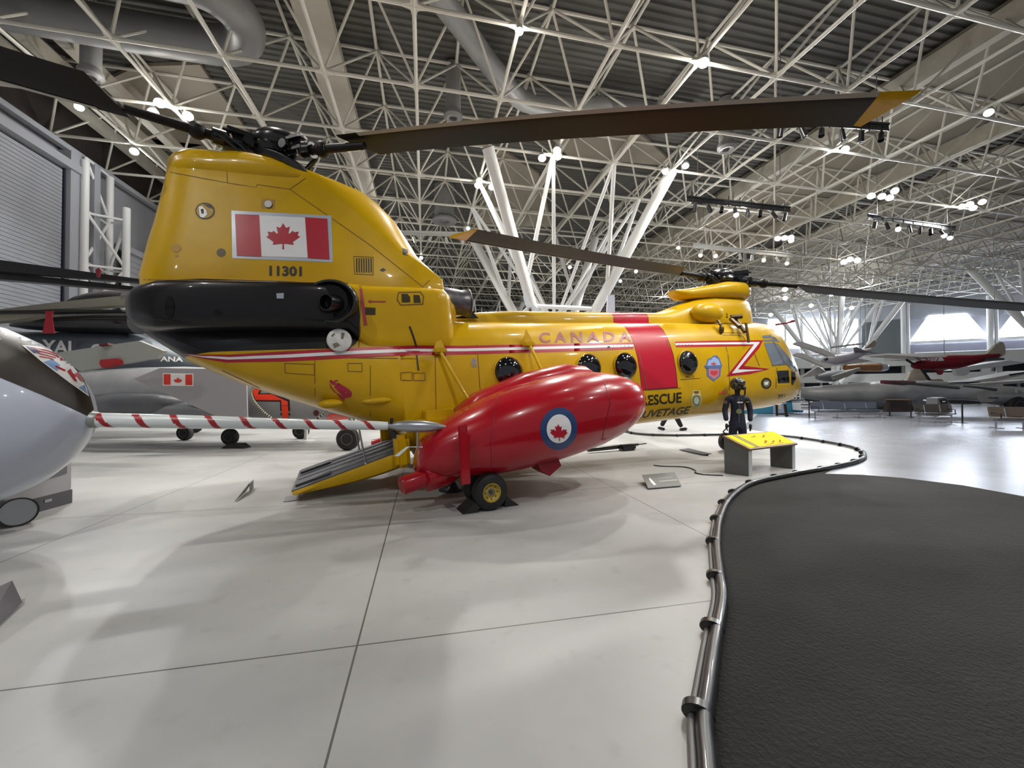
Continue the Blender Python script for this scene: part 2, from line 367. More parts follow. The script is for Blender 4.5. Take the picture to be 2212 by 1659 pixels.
nozzle(960, 482, 12.2, 14.6, .62, 'grey vertical drop duct hanging in the roof right of the yellow tail')
nozzle(196, 170, 12.3, 14.4, .28, 'grey drop duct nozzle in the dark roof corner over the left rotor blade')
nozzle(1570, 325, 12.3, 14.6, .32, 'grey drop duct nozzle under the rear rotor blade beside the white roof nodes')

# wall along the hangar doors
WL = M('wall_grey', (150, 151, 156), .6, dirt=.06, scale=.5)
struct(MB().box((XW - .3, 35.5, 6.1), (.3, 89, 12.2)).build('wall_left', WL, smooth=False)); struct(MB().box((XW - .3, 35.5, 13.5), (.3, 89, 2.6)).build('wall_left', M('wall_top_shade', (58, 50, 46), .8), smooth=False))  # upper strip coloured dark brown to stand for the unlit wall top
DR = M('door_sheet', (156, 158, 164), .5)
def ribbed(x, y0, y1, z0, z1, step, mat):
    b = MB(); z = z0; vs = []; zs = []
    while z < z1: zs += [(z, 0), (z + step * .86, 0), (z + step * .88, -.03), (z + step * .98, -.03)]; z += step
    vs = [(x + d, yy, zz) for yy in (y0, y1) for zz, d in zs]; n = len(zs)
    return b.add(vs, [(i, i + 1, n + i + 1, n + i) for i in range(n - 1)]).build('door_1', mat, smooth=False)
struct(ribbed(XW + .12, 3.0, 20.9, .05, 11.1, .165, DR))
o = ribbed(XW + .12, 24.4, 28.6, .05, 8.8, .3, DR); o.name = 'door_2'; struct(o)
fr = MB(); fr.box((XW + .2, 12, 11.35), (.5, 19, .35)); fr.box((XW + .1, 21.35, 6), (.5, .7, 12)); fr.box((XW + .35, 22.2, 6), (.35, .35, 12)); fr.box((XW + .1, 29.2, 5.2), (.5, .4, 10.4))
fr.box((XW + .1, 26.6, 8.95), (.35, 4.6, .3)); fr.box((XW + .2, 35, 12.1), (.25, 88, .22))
for yy in (31, 34, 38): fr.box((XW + .1, yy, 6), (.3, .25, 12))
struct(fr.build('trim_7', M('door_frame', (160, 162, 168), .5), smooth=False))
struct(MB().box((XW + .12, 20.98, 5.6), (.12, .1, 11.2)).build('trim_8', M('dark_gasket', (42, 42, 60), .6), smooth=False))
# lattice tower in front of the hangar door wall
tw = thing('lattice_tower', 'white steel lattice tower standing against the hangar doors by the yellow tail', 'lattice tower', (-14.95, 21.6, 0))
WT = M('white_pipe', (226, 226, 224), .4)
pa, pb, pc = Vector((0, 0, 0)), Vector((0, 1.45, 0)), Vector((.95, 1.05, 0)); H_ = 11.9
for p, h in ((pa, H_), (pb, H_), (pc, 10.3)): MB().cyl(p, p + Vector((0, 0, h)), .15, n=14).build('post', WT, tw)
tb = MB()
for k in range(5):
    z0 = .3 + k * 2.35; z1 = z0 + 2.35
    for a_, b_ in ((pa, pb), (pb, pc), (pc, pa)):
        if k == 4 and pc in (a_, b_): continue
        a2, b2 = (a_, b_) if k % 2 else (b_, a_)
        tb.cyl(a2 + Vector((0, 0, z0)), b2 + Vector((0, 0, z1)), .065, n=8); tb.cyl(a_ + Vector((0, 0, z1)), b_ + Vector((0, 0, z1 - .15)), .055, n=8)
tb.build('bracing', WT, tw)

# tree columns: four thick pipes from one base to the roof grid, with thin struts
def tree(cx, cy, label, full=True):
    t = thing('tree_column', label, 'column', (cx, cy, 0))
    MB().lathe([(.75, 0), (.75, .35), (.45, .6), (.35, 2.6)], (0, 0, 0), (0, 0, 1), 20).build('base', WT, t)
    for sx, sy in ((-1, -1), (1, -1), (1, 1), (-1, 1)):
        top = Vector((sx * 4.5, sy * 4.5, TOPZ - .05)); bt = Vector((sx * .25, sy * .25, 2.4))
        MB().cyl(bt, top, .27, n=16).build('raking_pipe', WT, t)
    s = MB()
    for f_ in (.36, .62):
        q = [Vector((sx * (.25 + 4.25 * f_), sy * (.25 + 4.25 * f_), 2.4 + (TOPZ - 2.45) * f_)) for sx, sy in ((-1, -1), (1, -1), (1, 1), (-1, 1))]
        if f_ < .5:
            for a_, b_ in zip(q, q[1:] + q[:1]): s.cyl(a_, b_, .12, n=8)
    for sx, sy in ((0, -1), (1, 0), (0, 1), (-1, 0)):
        m = Vector((sx * 4.5, sy * 4.5, TOPZ)); tx, ty = -sy, sx
        for k in (-1, 1):
            lo = Vector((sx * 2.2 + tx * k * 2.2, sy * 2.2 + ty * k * 2.2, 2.4 + (TOPZ - 2.45) * .46)); s.cyl(lo, m + Vector((tx * k * 1.5, ty * k * 1.5, 0)), .11, n=8)
            s.cyl(Vector((0, 0, 5.2)), m + Vector((tx * k * 1.5, ty * k * 1.5, 0)), .09, n=8)
    s.cyl((0, 0, 2.4), (0, 0, TOPZ), .1, n=8)
    s.build('strut', WT, t); return t
tree(7.17, 21.85, 'white tree-shaped steel column spreading into the roof behind the yellow helicopter')
tree(52.17, 21.85, 'white branching steel column at the photo edge, its raking pipe crossing the roof there')
tree(49.17, 39.85, 'distant branching steel column behind the hanging biplane')
tree(7.17, 51.85, 'farthest branching steel column, behind the big one at the middle of the hall')

# far walls, measured in viewer depth
def cz(px, zc): p = dep(px, 842, zc); return Vector((p.x, p.y, 0))
A, B = cz(1600, 62), cz(2560, 38); AB = (B - A); Lw = AB.length; U = AB.normalized(); NRM = Vector((U.y, -U.x, 0))
if NRM.dot(-A) < 0: NRM = -NRM
def wpt(px, py):            # pixel -> (distance along far wall, height)
    d = ray(px, py); t = (A - CAM).dot(NRM) / d.dot(NRM); p = CAM + d * t; return (p - A).dot(U), p.z
def W3(u, z, n=0.0): return A + U * u + NRM * n + Vector((0, 0, z))
def wbox(b, u0, u1, z0, z1, n0, n1): b.slab([W3(u0, z0, n0), W3(u1, z0, n0), W3(u1, z1, n0), W3(u0, z1, n0)], NRM * (n1 - n0))
FWL = M('far_wall', (184, 188, 194), .6, dirt=.05)
b = MB(); wbox(b, -40, 130, 0, 15, -.4, -.1); struct(b.build('wall_back', FWL, smooth=False))
struct(MB().box((30, 79, 7.5), (92, .3, 15)).build('wall_far', M('far_wall2', (172, 170, 164), .6), smooth=False))
WIN = M('window_daylight', (232, 240, 255), .2, emit=16)
def winpoly(name, pts, n=.02):
    q = [wpt(*p) for p in pts]; b = MB(); b.slab([W3(u, z, -.08) for u, z in q], NRM * .05); struct(b.build(name, WIN, smooth=False))
winpoly('window_1', [(1968, 738), (2006, 682), (2088, 677), (2131, 727), (2131, 732)])
winpoly('window_2', [(2150, 728), (2188, 672), (2420, 640), (2420, 722)])
winpoly('window_3', [(1660, 752), (1660, 690), (1850, 690), (1850, 748)])
g = MB()
u0, _ = wpt(1967, 740); u1, _ = wpt(2600, 740)
for pa_, pb_, wd in (((1967, 741), (2600, 712), .35), ((1975, 765), (2600, 742), .3), ((1855, 690), (1855, 790), .25)):
    a_, b_ = wpt(*pa_), wpt(*pb_); g.cyl(W3(*a_, .5), W3(*b_, .5), wd / 2, n=8)
for px in (1700, 1735, 1775, 1952, 1962, 2136, 2150):
    a_ = wpt(px, 842); g.cyl(W3(a_[0], 0, 1.0), W3(a_[0], 12.2, 1.0), .26 if px in (1735, 1952, 2136) else .14, n=10)
struct(g.build('trim_9', WT))
g = MB()      # triangular brackets at the window columns
for cx in (2140, ):
    q = [wpt(2094, 684), wpt(2186, 678), wpt(2152, 722), wpt(2130, 724)]; g.slab([W3(u, z, .1) for u, z in q], NRM * .25)
q = [wpt(1955, 690), wpt(1998, 690), wpt(1965, 735), wpt(1955, 740)]; g.slab([W3(u, z, .1) for u, z in q], NRM * .25)
struct(g.build('trim_10', M('bracket_grey', (196, 200, 212), .5), smooth=False))
for nm, pts, c in (('trim_13', [(1862, 698), (1953, 688), (1953, 766), (1862, 770)], (104, 110, 110)), ('trim_14', [(1968, 745), (2131, 739), (2131, 760), (1968, 764)], (150, 150, 164)), ('trim_15', [(2152, 737), (2420, 730), (2420, 752), (2152, 759)], (150, 150, 164)), ('trim_16', [(1640, 755), (1850, 752), (1850, 768), (1640, 772)], (158, 156, 160))):
    q = [wpt(*p) for p in pts]; struct(MB().slab([W3(u, z, -.08) for u, z in q], NRM * .06).build(nm, M(nm, c, .6), smooth=False))
g = MB()      # white gallery storey
q0, q1 = wpt(1640, 770), wpt(2600, 742)
zt = wpt(1950, 768)[1]; zb = wpt(1950, 792)[1]; zr = wpt(1950, 806)[1]; zq = wpt(1950, 826)[1]
wbox(g, -30, 125, zb, zt, 0, 3.0); wbox(g, -30, 125, zq, zr - .1, 2.6, 3.0)
for k in range(0, 26): wbox(g, -30 + k * 6, -29.3 + k * 6, 0, zt, 2.2, 2.9)
struct(g.build('trim_11', M('gallery_white', (206, 208, 204), .6), smooth=False))
g = MB(); wbox(g, -30, 125, 0, zb, .2, .4); struct(g.build('trim_12', M('gallery_dark', (44, 46, 56), .6), smooth=False))
# ================================================================== THE YELLOW RESCUE HELICOPTER
heli = thing('rescue_helicopter', 'yellow tandem-rotor rescue helicopter with red side pods and a flag on its tail', 'helicopter')
heli.matrix_basis = HM
def ymat(name, mask=True, base=YEL):
    m = M(name, base, .34, coat=.3, spec=.22, dirt=.14, scale=1.6, bump=.18, bscale=2.2); N, L = m.node_tree.nodes, m.node_tree.links; b = N['Principled BSDF']
    if not mask: return m
    src = b.inputs['Base Color'].links[0].from_socket
    tc = N.new('ShaderNodeTexCoord'); s = N.new('ShaderNodeSeparateXYZ'); L.new(tc.outputs['Object'], s.inputs[0]); X, Z = s.outputs[0], s.outputs[2]
    def mt(op, a, c):
        n = N.new('ShaderNodeMath'); n.operation = op
        for i, q in enumerate((a, c)):
            if isinstance(q, (int, float)): n.inputs[i].default_value = q
            else: L.new(q, n.inputs[i])
        return n.outputs[0]
    # red fuselage band, and its dark outline
    def rng(v, lo, hi): return mt('MULTIPLY', mt('GREATER_THAN', v, lo), mt('LESS_THAN', v, hi))
    red = mt('MULTIPLY', rng(X, 3.70, 4.64), mt('GREATER_THAN', Z, 1.365)); edge = mt('MULTIPLY', rng(X, 3.685, 4.655), mt('GREATER_THAN', Z, 1.345))
    # black exhaust area: flat top and bottom, rounded front
    dz = mt('ABSOLUTE', mt('DIVIDE', mt('SUBTRACT', Z, 2.78), .46), 0); dz = mt('POWER', dz, 5); lim = mt('SUBTRACT', -1.44, mt('MULTIPLY', dz, .16))
    low = mt('ADD', 2.315, mt('MULTIPLY', mt('MAXIMUM', mt('SUBTRACT', -3.3, X), 0), -.12))
    blk = mt('MULTIPLY', mt('LESS_THAN', X, lim), mt('MULTIPLY', mt('GREATER_THAN', Z, low), mt('LESS_THAN', Z, 3.24)))
    for f, c in ((edge, (70, 10, 22)), (red, (176, 22, 44)), (blk, (27, 26, 27))):
        mx = N.new('ShaderNodeMixRGB'); L.new(f, mx.inputs[0]); L.new(src, mx.inputs[1]); mx.inputs[2].default_value = C8(*c); src = mx.outputs[0]
    L.new(src, b.inputs['Base Color']); return m
YM = ymat('yellow_paint'); YP = ymat('yellow_plain', False)
BLK = M('black_paint', (24, 24, 25), .32, coat=.3, dirt=.3, scale=2, bump=.15); RBR = M('rubber', (26, 26, 27), .6); GRY = M('grey_metal', (150, 152, 156), .35, metal=.7)
REDM = M('red_paint', (162, 8, 28), .25, coat=.5, spec=.3, bump=.06, scale=1, bscale=3, dirt=.06); STK = M('sticker_red', (170, 22, 44), .35); WHT = M('sticker_white', (226, 226, 226), .35)
GLS = M('dark_glass', (10, 12, 15), .04, coat=1); HUB = M('rotor_black', (16, 16, 18), .28, coat=.4)
# cross-section measured along the red band
SEC = [(0, 1), (.315, .987), (.585, .948), (.72, .885), (.81, .815), (.88, .73), (.94, .635), (.975, .525), (1, .375), (1, .245), (.94, .15), (.79, .07), (.55, .016), (.3, 0), (0, 0)]
def ring(x, w, zb, zt, lo=None):
    r = [(x, -y * w, zb + z * (zt - zb)) for y, z in SEC]; return r + [(x, y * w, zb + z * (zt - zb)) for y, z in reversed(SEC[1:-1])]
STN = [(-4.16, .3, 2.62, 2.86), (-4.1, .42, 2.58, 2.9), (-3.96, .6, 2.47, 2.95), (-3.65, .78, 2.22, 2.95), (-3.21, .9, 1.96, 2.95), (-2.87, .97, 1.79, 2.95), (-2.35, 1.03, 1.56, 2.93), (-1.69, 1.09, 1.28, 2.9), (-1.1, 1.11, 1.04, 2.87), (-.9, 1.11, .95, 2.86), (-.88, 1.11, .61, 2.86),
       (-.2, 1.11, .6, 2.85), (1.5, 1.11, .59, 2.84), (3.2, 1.11, .59, 2.84), (5, 1.11, .59, 2.84), (7, 1.11, .59, 2.84), (8.0, 1.1, .59, 2.85), (8.3, 1.05, .6, 2.85), (8.6, .99, .61, 2.79), (8.85, .92, .61, 2.6), (9.1, .85, .65, 2.34), (9.35, .75, .7, 2.07), (9.58, .62, .79, 1.82), (9.76, .47, .9, 1.62), (9.9, .31, 1.02, 1.46), (9.97, .13, 1.14, 1.34)]
def sm(st):    # resample the stations smoothly
    out = []
    for a, b in zip(st, st[1:]):
        n = max(1, int((b[0] - a[0]) / .35)); out += [tuple(a[i] + (b[i] - a[i]) * k / n for i in range(4)) for k in range(n)]
    return out + [st[-1]]
fus = MB().loft([ring(*s) for s in sm(STN)]).build('fuselage', YM, heli, ang=50)
sp = MB(); rr = []
for x, w_, zt in ((.12, .3, 2.86), (.3, .34, 2.95), (.75, .36, 3.02), (1.4, .37, 3.05), (3.2, .38, 3.05), (5.3, .38, 3.06), (5.7, .4, 3.1)):
    rr.append([(x, -w_, 2.75), (x, -w_, zt - .13), (x, -w_ * .85, zt - .04), (x, -w_ * .5, zt), (x, w_ * .5, zt), (x, w_ * .85, zt - .04), (x, w_, zt - .13), (x, w_, 2.75)])
spine = sp.loft(rr).build('spine_cover', YM, heli, ang=50)
# rear pylon: lofted by height; flat flank, rounded leading-edge fairing
PY = [(2.78, -4.15, .05, .9, -.1), (3.05, -4.18, .0, .86, -.12), (3.3, -4.2, -.03, .84, -.12), (3.44, -4.21, -.04, .82, -.12), (3.56, -4.18, -.11, .79, -.28), (3.92, -4.1, -.34, .7, -.8), (4.25, -4.01, -.5, .62, -1.15), (4.57, -3.94, -.68, .56, -1.5), (4.83, -3.88, -.92, .52, -1.9),
      (4.98, -3.85, -1.12, .51, -2.1), (5.06, -3.84, -1.45, .52, -2.2), (5.14, -3.82, -1.78, .52, -2.4), (5.22, -3.78, -2.15, .47, -2.6), (5.29, -3.7, -2.45, .38, -2.9), (5.34, -3.5, -2.65, .24, -3.0), (5.36, -3.3, -2.8, .1, -3.0)]
def prng(z, te, le, w_, xl):
    r = []; xm = te + .55
    for t in np.linspace(0, 1, 7): a = t * math.pi / 2; r.append((te + (xm - te) * (1 - math.cos(a)), -w_ * (.16 + .6 * math.sin(a)) if 1 else 0, z))
    r[0] = (te, -w_ * .05, z)
    xl = max(xl, xm + .3)
    for t in np.linspace(.25, 1, 4): r.append((xm + (xl - xm) * t, -w_ * (.76 + .24 * math.sin(t * math.pi / 2)), z))
    for t in np.linspace(0, 1, 9)[1:]: a = t * math.pi / 2; r.append((xl + (le - xl) * math.sin(a), -w_ * math.cos(a), z))
    return r + [(x, -y, zz) for x, y, zz in reversed(r[:-1])]
pyl = MB().loft([prng(*p) for p in PY]).build('rear_pylon', YM, heli, ang=50)
cow = MB().loft([[(-3.86 + .12 * k0, 0, z) if False else (x, y, z) for x, y, z in prng(zz, te, le, w_, xl)] for k0, (zz, te, le, w_, xl) in enumerate([(4.84, -3.82, -2.6, .36, -3), (4.95, -3.84, -1.6, .52, -2.3), (5.05, -3.83, -1.6, .55, -2.3), (5.15, -3.8, -1.85, .52, -2.5), (5.25, -3.72, -2.2, .4, -3)])]).build('cowling_bulge', YP, heli, ang=60)
# engine fairings
for s in (-1, 1):
    rr = []
    for x, yc, hw, zc_, hz, e_ in ((-4.2, .5, .16, 2.94, .1, .8), (-4.17, .52, .26, 2.92, .2, .75), (-4.05, .58, .36, 2.91, .28, .65), (-3.8, .64, .42, 2.92, .32, .5), (-3.3, .7, .44, 2.93, .34, .42), (-2.4, .72, .44, 2.93, .345, .4), (-1.6, .72, .42, 2.92, .35, .4), (-1.3, .66, .36, 2.76, .51, .34), (-.3, .66, .36, 2.75, .52, .32), (-.12, .64, .35, 2.75, .51, .34), (0, .58, .3, 2.75, .45, .45), (.08, .5, .16, 2.75, .3, .6)):
        rr.append([(x, s * (yc + hw * math.copysign(abs(math.cos(t)) ** e_, math.cos(t))), zc_ + hz * math.copysign(abs(math.sin(t)) ** e_, math.sin(t))) for t in [2 * math.pi * k / 32 for k in range(32)]])
    ef = MB().loft(rr).build('engine_fairing', YM, heli, ang=60)
    if s < 0: fair = ef
    ex = thing  # exhaust outlet
    c = Vector((-1.82, s * 1.15, 2.965)); ax_ = Vector((-.35, s * 1, -.05)).normalized()
    e = MB().lathe([(.29, -.16), (.31, .0), (.295, .03), (.27, .03), (.24, -.05), (.22, -.2)], c, ax_, 28, sx=1.2, u=(ax_.cross(Vector((0, 0, 1))).cross(ax_).cross(ax_)).normalized()).build('exhaust_outlet', BLK, heli)
    MB().lathe([(.13, -.1), (.13, .12), (.12, .17), (.1, .17), (.09, .0), (0, 0)], c + Vector((.05, s * .0, -.03)), (ax_ + Vector((-.5, 0, 0))).normalized(), 20).build('exhaust_pipe', HUB, e)
    MB().lathe([(0, .004), (.235, .004), (.235, -.02)], c - ax_ * .01, ax_, 24).build('exhaust_bore', M('near_black', (6, 6, 6), .9), e)  # flat near-black disc across the outlet
    # screened intake barrel
    q = Vector((.0, s * .56, 3.13)); it = MB()
    it.lathe([(.2, -.25), (.235, -.05), (.225, .12), (.215, .25), (.235, .37), (.25, .4), (.235, .4), (.2, .35), (.16, .3), (0, .3)], q + Vector((.0, 0, 0)), (1, 0, -.08), 32)
    sc_ = M('intake_mesh', (118, 118, 120), .35, metal=.6, dirt=.45, scale=9)
    io = it.build('intake_screen', sc_, heli)
    MB().tube([(q.x + .385, q.y + .245 * math.cos(t), q.z - .03 + .245 * math.sin(t)) for t in np.linspace(0, 2 * math.pi, 25)[:-1]], .015, 6, True).build('rim', BLK, io)
    ri = []
    for k in range(26): t = 2 * math.pi * k / 26; ri.append((q.x - .16 - .14 * math.sin(t), q.y + .27 * math.cos(t), q.z - .04 + .34 * math.sin(t)))
    MB().tube(ri, .032, 8, True).build('intake_lip', YP, heli)
    MB().ball((-.02, s * .6, 2.9), (.16, .26, .3)).build('intake_fairing', YP, heli)
    MB().slab([(.1, s * .4, 2.86), (.62, s * .4, 2.86), (.5, s * .4, 3.0), (.44, s * .4, 3.0), (.42, s * .4, 2.92)], (0, s * .04, 0)).build('intake_bracket', BLK, heli, smooth=False)
# front pylon
rr = []
for x, w_, zt in ((5.1, .38, 3.06), (5.5, .42, 3.16), (5.85, .46, 3.27), (6.3, .5, 3.4), (6.9, .52, 3.5), (7.5, .52, 3.5), (7.9, .47, 3.5), (8.15, .36, 3.5), (8.3, .2, 3.45), (8.36, .05, 3.4)):
    lo_ = 2.78; r = []
    for y, z in ((1, 0), (1.0, .25), (.92, .55), (.78, .8), (.5, .95), (.2, 1)): r.append((x + (.08 if x > 8.2 else 0) * (1 - z), -y * w_, lo_ + z * (zt - lo_)))
    rr.append(r + [(a, -b_, c_) for a, b_, c_ in reversed(r)])
fp = MB().loft(rr).build('front_pylon', YP, heli, ang=50)
rr = []
for x, w_, zb_, zt in ((5.78, .12, 3.6, 3.64), (5.85, .2, 3.5, 3.65), (6.1, .3, 3.42, 3.67), (6.5, .37, 3.42, 3.73), (6.95, .43, 3.42, 3.81), (7.4, .46, 3.42, 3.89), (7.9, .46, 3.42, 3.9), (8.1, .4, 3.42, 3.86), (8.25, .26, 3.45, 3.78), (8.32, .1, 3.52, 3.7)):
    zc_ = (zb_ + zt) / 2; hz = (zt - zb_) / 2
    rr.append([(x, w_ * math.copysign(abs(math.cos(t)) ** .7, math.cos(t)), zc_ + hz * math.copysign(abs(math.sin(t)) ** .7, math.sin(t))) for t in [2 * math.pi * k / 20 for k in range(20)]])
MB().loft(rr).build('pylon_cap', YP, heli, ang=60)
for s in (-1, 1):
    MB().ball((6.35, s * .5, 3.02), (.5, .22, .24), 20, 11).build('oil_cooler_fairing', YP, heli)
    b = MB(); p0 = Vector((6.35, s * .78, 2.8)); b.cyl(p0, p0 + Vector((-.02, s * .08, -.12)), .03, n=8); b.ball(p0 + Vector((-.02, s * .1, -.22)), (.06, .05, .1), 10, 7); b.cyl(p0 + Vector((-.18, s * .06, -.09)), p0 + Vector((.14, s * .06, -.09)), .012, n=6)
    b.build('mooring_ring', M('bronze', (92, 72, 34), .4, metal=.4), heli); b = MB(); b.cyl((6.95, s * .66, 2.86), (6.8, s * .98, 2.62), .05, n=8); b.cyl((7.1, s * .66, 2.86), (6.95, s * 1.0, 2.5), .045, n=8); b.cyl((6.95, s * .66, 2.9), (7.15, s * .8, 2.9), .06, n=8); b.cyl((7.0, s * 1.0, 2.7), (6.95, s * 1.08, 2.25), .03, n=8)
    b.build('hoist_bracket', M('bronze', (92, 72, 34), .4, metal=.4), heli)
MB().cyl((8.36, -.15, 2.86), (8.3, -.15, 3.42), .022, n=8).build('pylon_rods', YP, heli)
MB().tube([(9.02, -.4, 2.76), (9.4, -.45, 2.8), (9.62, -.45, 2.84)], [.03, .02, .035], 8).ball((9.66, -.45, 2.85), (.08, .04, .04), 10, 7).build('pitot_cover', M('cover_red', (120, 20, 30), .6), heli)
# side pods (fuel sponsons)
def pod(s):
    U_ = [0, .012, .04, .085, .15, .25, .36, .48, .6, .72, .82, .89, .94, .975, 1.0]; x0, x1 = -.889, 2.971
    hz_t = [(0, .17), (.012, .235), (.04, .30), (.085, .375), (.15, .44), (.25, .542), (.42, .632), (.6, .627), (.75, .59), (.85, .49), (.92, .385), (.96, .28), (.985, .17), (1, .03)]
    rr = []
    for u in U_:
        zc_ = interp(u, [(0, .757), (.333, .986), (.667, 1.162), (1, 1.265)]); h = interp(u, hz_t); hy = h * 1.19 * (.95 if u < .1 else 1)
        rr.append([(x0 + (x1 - x0) * u + (.05 * math.sin(t) if u < .1 else 0), s * 1.861 + hy * math.copysign(abs(math.cos(t)) ** .87, math.cos(t)), zc_ + h * math.copysign(abs(math.sin(t)) ** .87, math.sin(t))) for t in [2 * math.pi * k / 36 for k in range(36)]])
    p = MB().loft(rr).build('side_pod', REDM, heli, ang=70)
    b = MB(); rr = []      # saddle fairing on top, towards the fuselage
    for x, h in ((-.2, .02), (.1, .1), (.9, .15), (1.7, .18), (2.05, .14), (2.25, .02)):
        zc_ = interp((x + .889) / 3.86, [(0, .757), (.333, .986), (.667, 1.162), (1, 1.265)]) + interp((x + .889) / 3.86, hz_t) - .12
        rr.append([(x, s * (1.5 + .32 * math.cos(t)), zc_ + (h + .1) * math.sin(t)) for t in [2 * math.pi * k / 16 for k in range(16)]])
    b.loft(rr).build('saddle_fairing', REDM, p, ang=60)
    # inboard root
    b = MB(); b.bbox((.55, s * 1.25, .95), (2.6, .5, .75), .12); b.build('pod_root', YP, heli)
    # tail pipe with cap, cover strap, wheel well
    a0 = Vector((-.72, s * 1.9, .47)); b = MB().lathe([(.02, 0), (.11, 0), (.12, .02), (.12, .3), (.18, .32), (.2, .6), (.12, .9)], a0 + Vector((-.42, s * .16, -.02)), (1, -s * .22, .12), 22); b.build('dump_pipe', REDM, p)
    b = MB(); b.bbox((-.42, s * 2.5, .82), (.12, .03, .74), .01); b.build('cover_strap', REDM, p)
    b = MB(); b.slab([(.62, s * 2.0, .62), (.98, s * 2.0, .62), (1.05, s * 2.0, .45), (.85, s * 2.0, .33), (.72, s * 2.0, .42)], (0, s * .35, 0)); b.build('gear_door', M('red_dark', (120, 12, 26), .3), p, smooth=False)
    b = MB(); b.lathe([(.055, 0), (.055, .03), (.03, .03)], (1.66 if s < 0 else 1.6, s * 2.27, 1.62), (0, s * .75, .65), 18); b.lathe([(.085, 0), (.08, .02), (.03, .03), (0, .03)], (2.45, s * 2.18, 1.58), (0, s * .7, .7), 20); b.build('fuel_cap', M('cap_dark', (60, 34, 38), .4), p)
    return p
pods = [pod(-1), pod(1)]
for s in (-1, 1):
    for xa, za, xb, zb_ in ((-.28, 2.2, .03, 1.4), (1.3, 2.27, 1.35, 1.7)):
        b = MB(); b.cyl((xa, s * 1.1, za), (xb, s * 1.5, zb_), .028, n=10); b.bbox((xa, s * 1.04, za + .04), (.22, .12, .1), .03); b.slab([(xa - .1, s * 1.0, za + .05), (xa + .1, s * 1.0, za + .05), (xa, s * .93, za + .32)], (0, s * .05, 0)); b.build('pod_stay', YP, heli)
# wheels
def wheel(parent, c, r, wd, axis, rim, name='wheel'):
    c = Vector(c); a = Vector(axis).normalized()
    t = MB().lathe([(r * .52, -wd / 2), (r * .8, -wd * .5), (r * .94, -wd * .4), (r, -wd * .2), (r, wd * .2), (r * .94, wd * .4), (r * .8, wd * .5), (r * .52, wd / 2), (r * .5, 0), (r * .52, -wd / 2)][:-1], c, a, 32).build(name, RBR, parent)
    h = MB().lathe([(0, wd * .12), (r * .2, wd * .12), (r * .22, wd * .3), (r * .3, wd * .26), (r * .42, wd * .34), (r * .48, wd * .5), (r * .54, wd * .5), (r * .54, wd * .2), (r * .5, -wd * .45), (r * .2, -wd * .4), (0, -wd * .4)], c, a, 28).build('rim', rim, t)
    b = MB(); u, v_, d = uvw(a)
    for k in range(8): q = c + (u * math.cos(k * .785) + v_ * math.sin(k * .785)) * r * .36; b.cyl(q + a * wd * .18, q + a * wd * .325, r * .045, n=8)
    b.cyl(c + a * wd * .1, c + a * wd * .36, r * .12, n=12); b.build('bolts', M('bolt_dark', (70, 62, 30), .5), h); return t
RIMY = M('rim_yellow', (178, 152, 52), .45, dirt=.3, scale=14)
wu = HI.to_3x3() @ UZ; wa = Vector((0, 1, 0))
def onfloor(p, h): q = HI @ (Vector((p.x, p.y, 0)) + UZ * h); return q
g0 = at(1058, 1101); gw = HI @ g0
for s in (-1, 1):
    yb = -s * gw.y if False else s * abs(gw.y)
    base = HI @ (HM @ Vector((gw.x, yb, 0)) * 1.0); bw = HM @ Vector((gw.x, yb, 0)); 
    out_c = HI @ Vector((bw.x, bw.y, .243)); axis = (0, s, 0)
    gear = MB(); mid = out_c + Vector((0, -s * .16, 0)); gear.cyl(mid + Vector((0, -s * .2, 0)), mid + Vector((0, s * .2, 0)), .05, n=12); gear.cyl(mid, mid + Vector((.0, 0, .5)), .05, n=14); gear.cyl(mid + Vector((0, 0, .38)), mid + Vector((0, 0, .62)), .085, n=14)
    go = gear.build('main_gear_leg', GRY, heli)
    wheel(go, out_c, .243, .17, axis, RIMY); wheel(go, out_c + Vector((-.02, -s * .33, 0)), .243, .17, axis, RIMY)
    MB().bbox(mid + Vector((0, 0, .47)), (.22, .2, .06), .02).build('gear_collar', M('bronze', (92, 72, 34)), heli)
bw = Vector((0, 0, 0)); nwp = HI @ dep(1556, 953, 11.0); nc = HM @ Vector((7.62, 0, 0)); nc.z = .23; ncl = HI @ nc
g_ = MB(); g_.cyl(ncl + Vector((0, -.2, 0)), ncl + Vector((0, .2, 0)), .04, n=10); g_.cyl(ncl, ncl + Vector((0, 0, .55)), .05, n=12); g_.tube([ncl + Vector((-.05, 0, .1)), ncl + Vector((-.3, 0, .3)), ncl + Vector((-.05, 0, .45))], .02, 6); go = g_.build('nose_gear_leg', BLK, heli)
wheel(go, ncl + Vector((0, -.17, 0)), .23, .16, (0, -1, 0), RIMY); wheel(go, ncl + Vector((0, .17, 0)), .23, .16, (0, 1, 0), RIMY)
# rear ramp, resting near the floor
r0, r1 = Vector((-2.47, 0, .30)), Vector((-.86, 0, .70)); rd = (r1 - r0).normalized(); rn = Vector((-rd.z, 0, rd.x))
ramp = MB(); n_ = 9; rr = []
for k in range(n_ + 1):
    t = k / n_; p = r0.lerp(r1, t); th = .05 + .2 * math.sin(min(1, t * 1.15) * math.pi / 2)
    rr.append([(p.x + rn.x * d_ - 0, y, p.z + rn.z * d_) for y, d_ in ((-.84, .01), (-.86, -.03), (-.83, -th * .8), (-.72, -th), (.72, -th), (.83, -th * .8), (.86, -.03), (.84, .01))])
ro = ramp.loft(rr).build('ramp', YP, heli, ang=50)
DK_ = M('ramp_grey', (76, 78, 86), .4, dirt=.2, scale=6)
b = MB(); Rm = Matrix((rd, Vector((0, 1, 0)), rn)).transposed(); L_ = (r1 - r0).length; cm = r0.lerp(r1, .5)
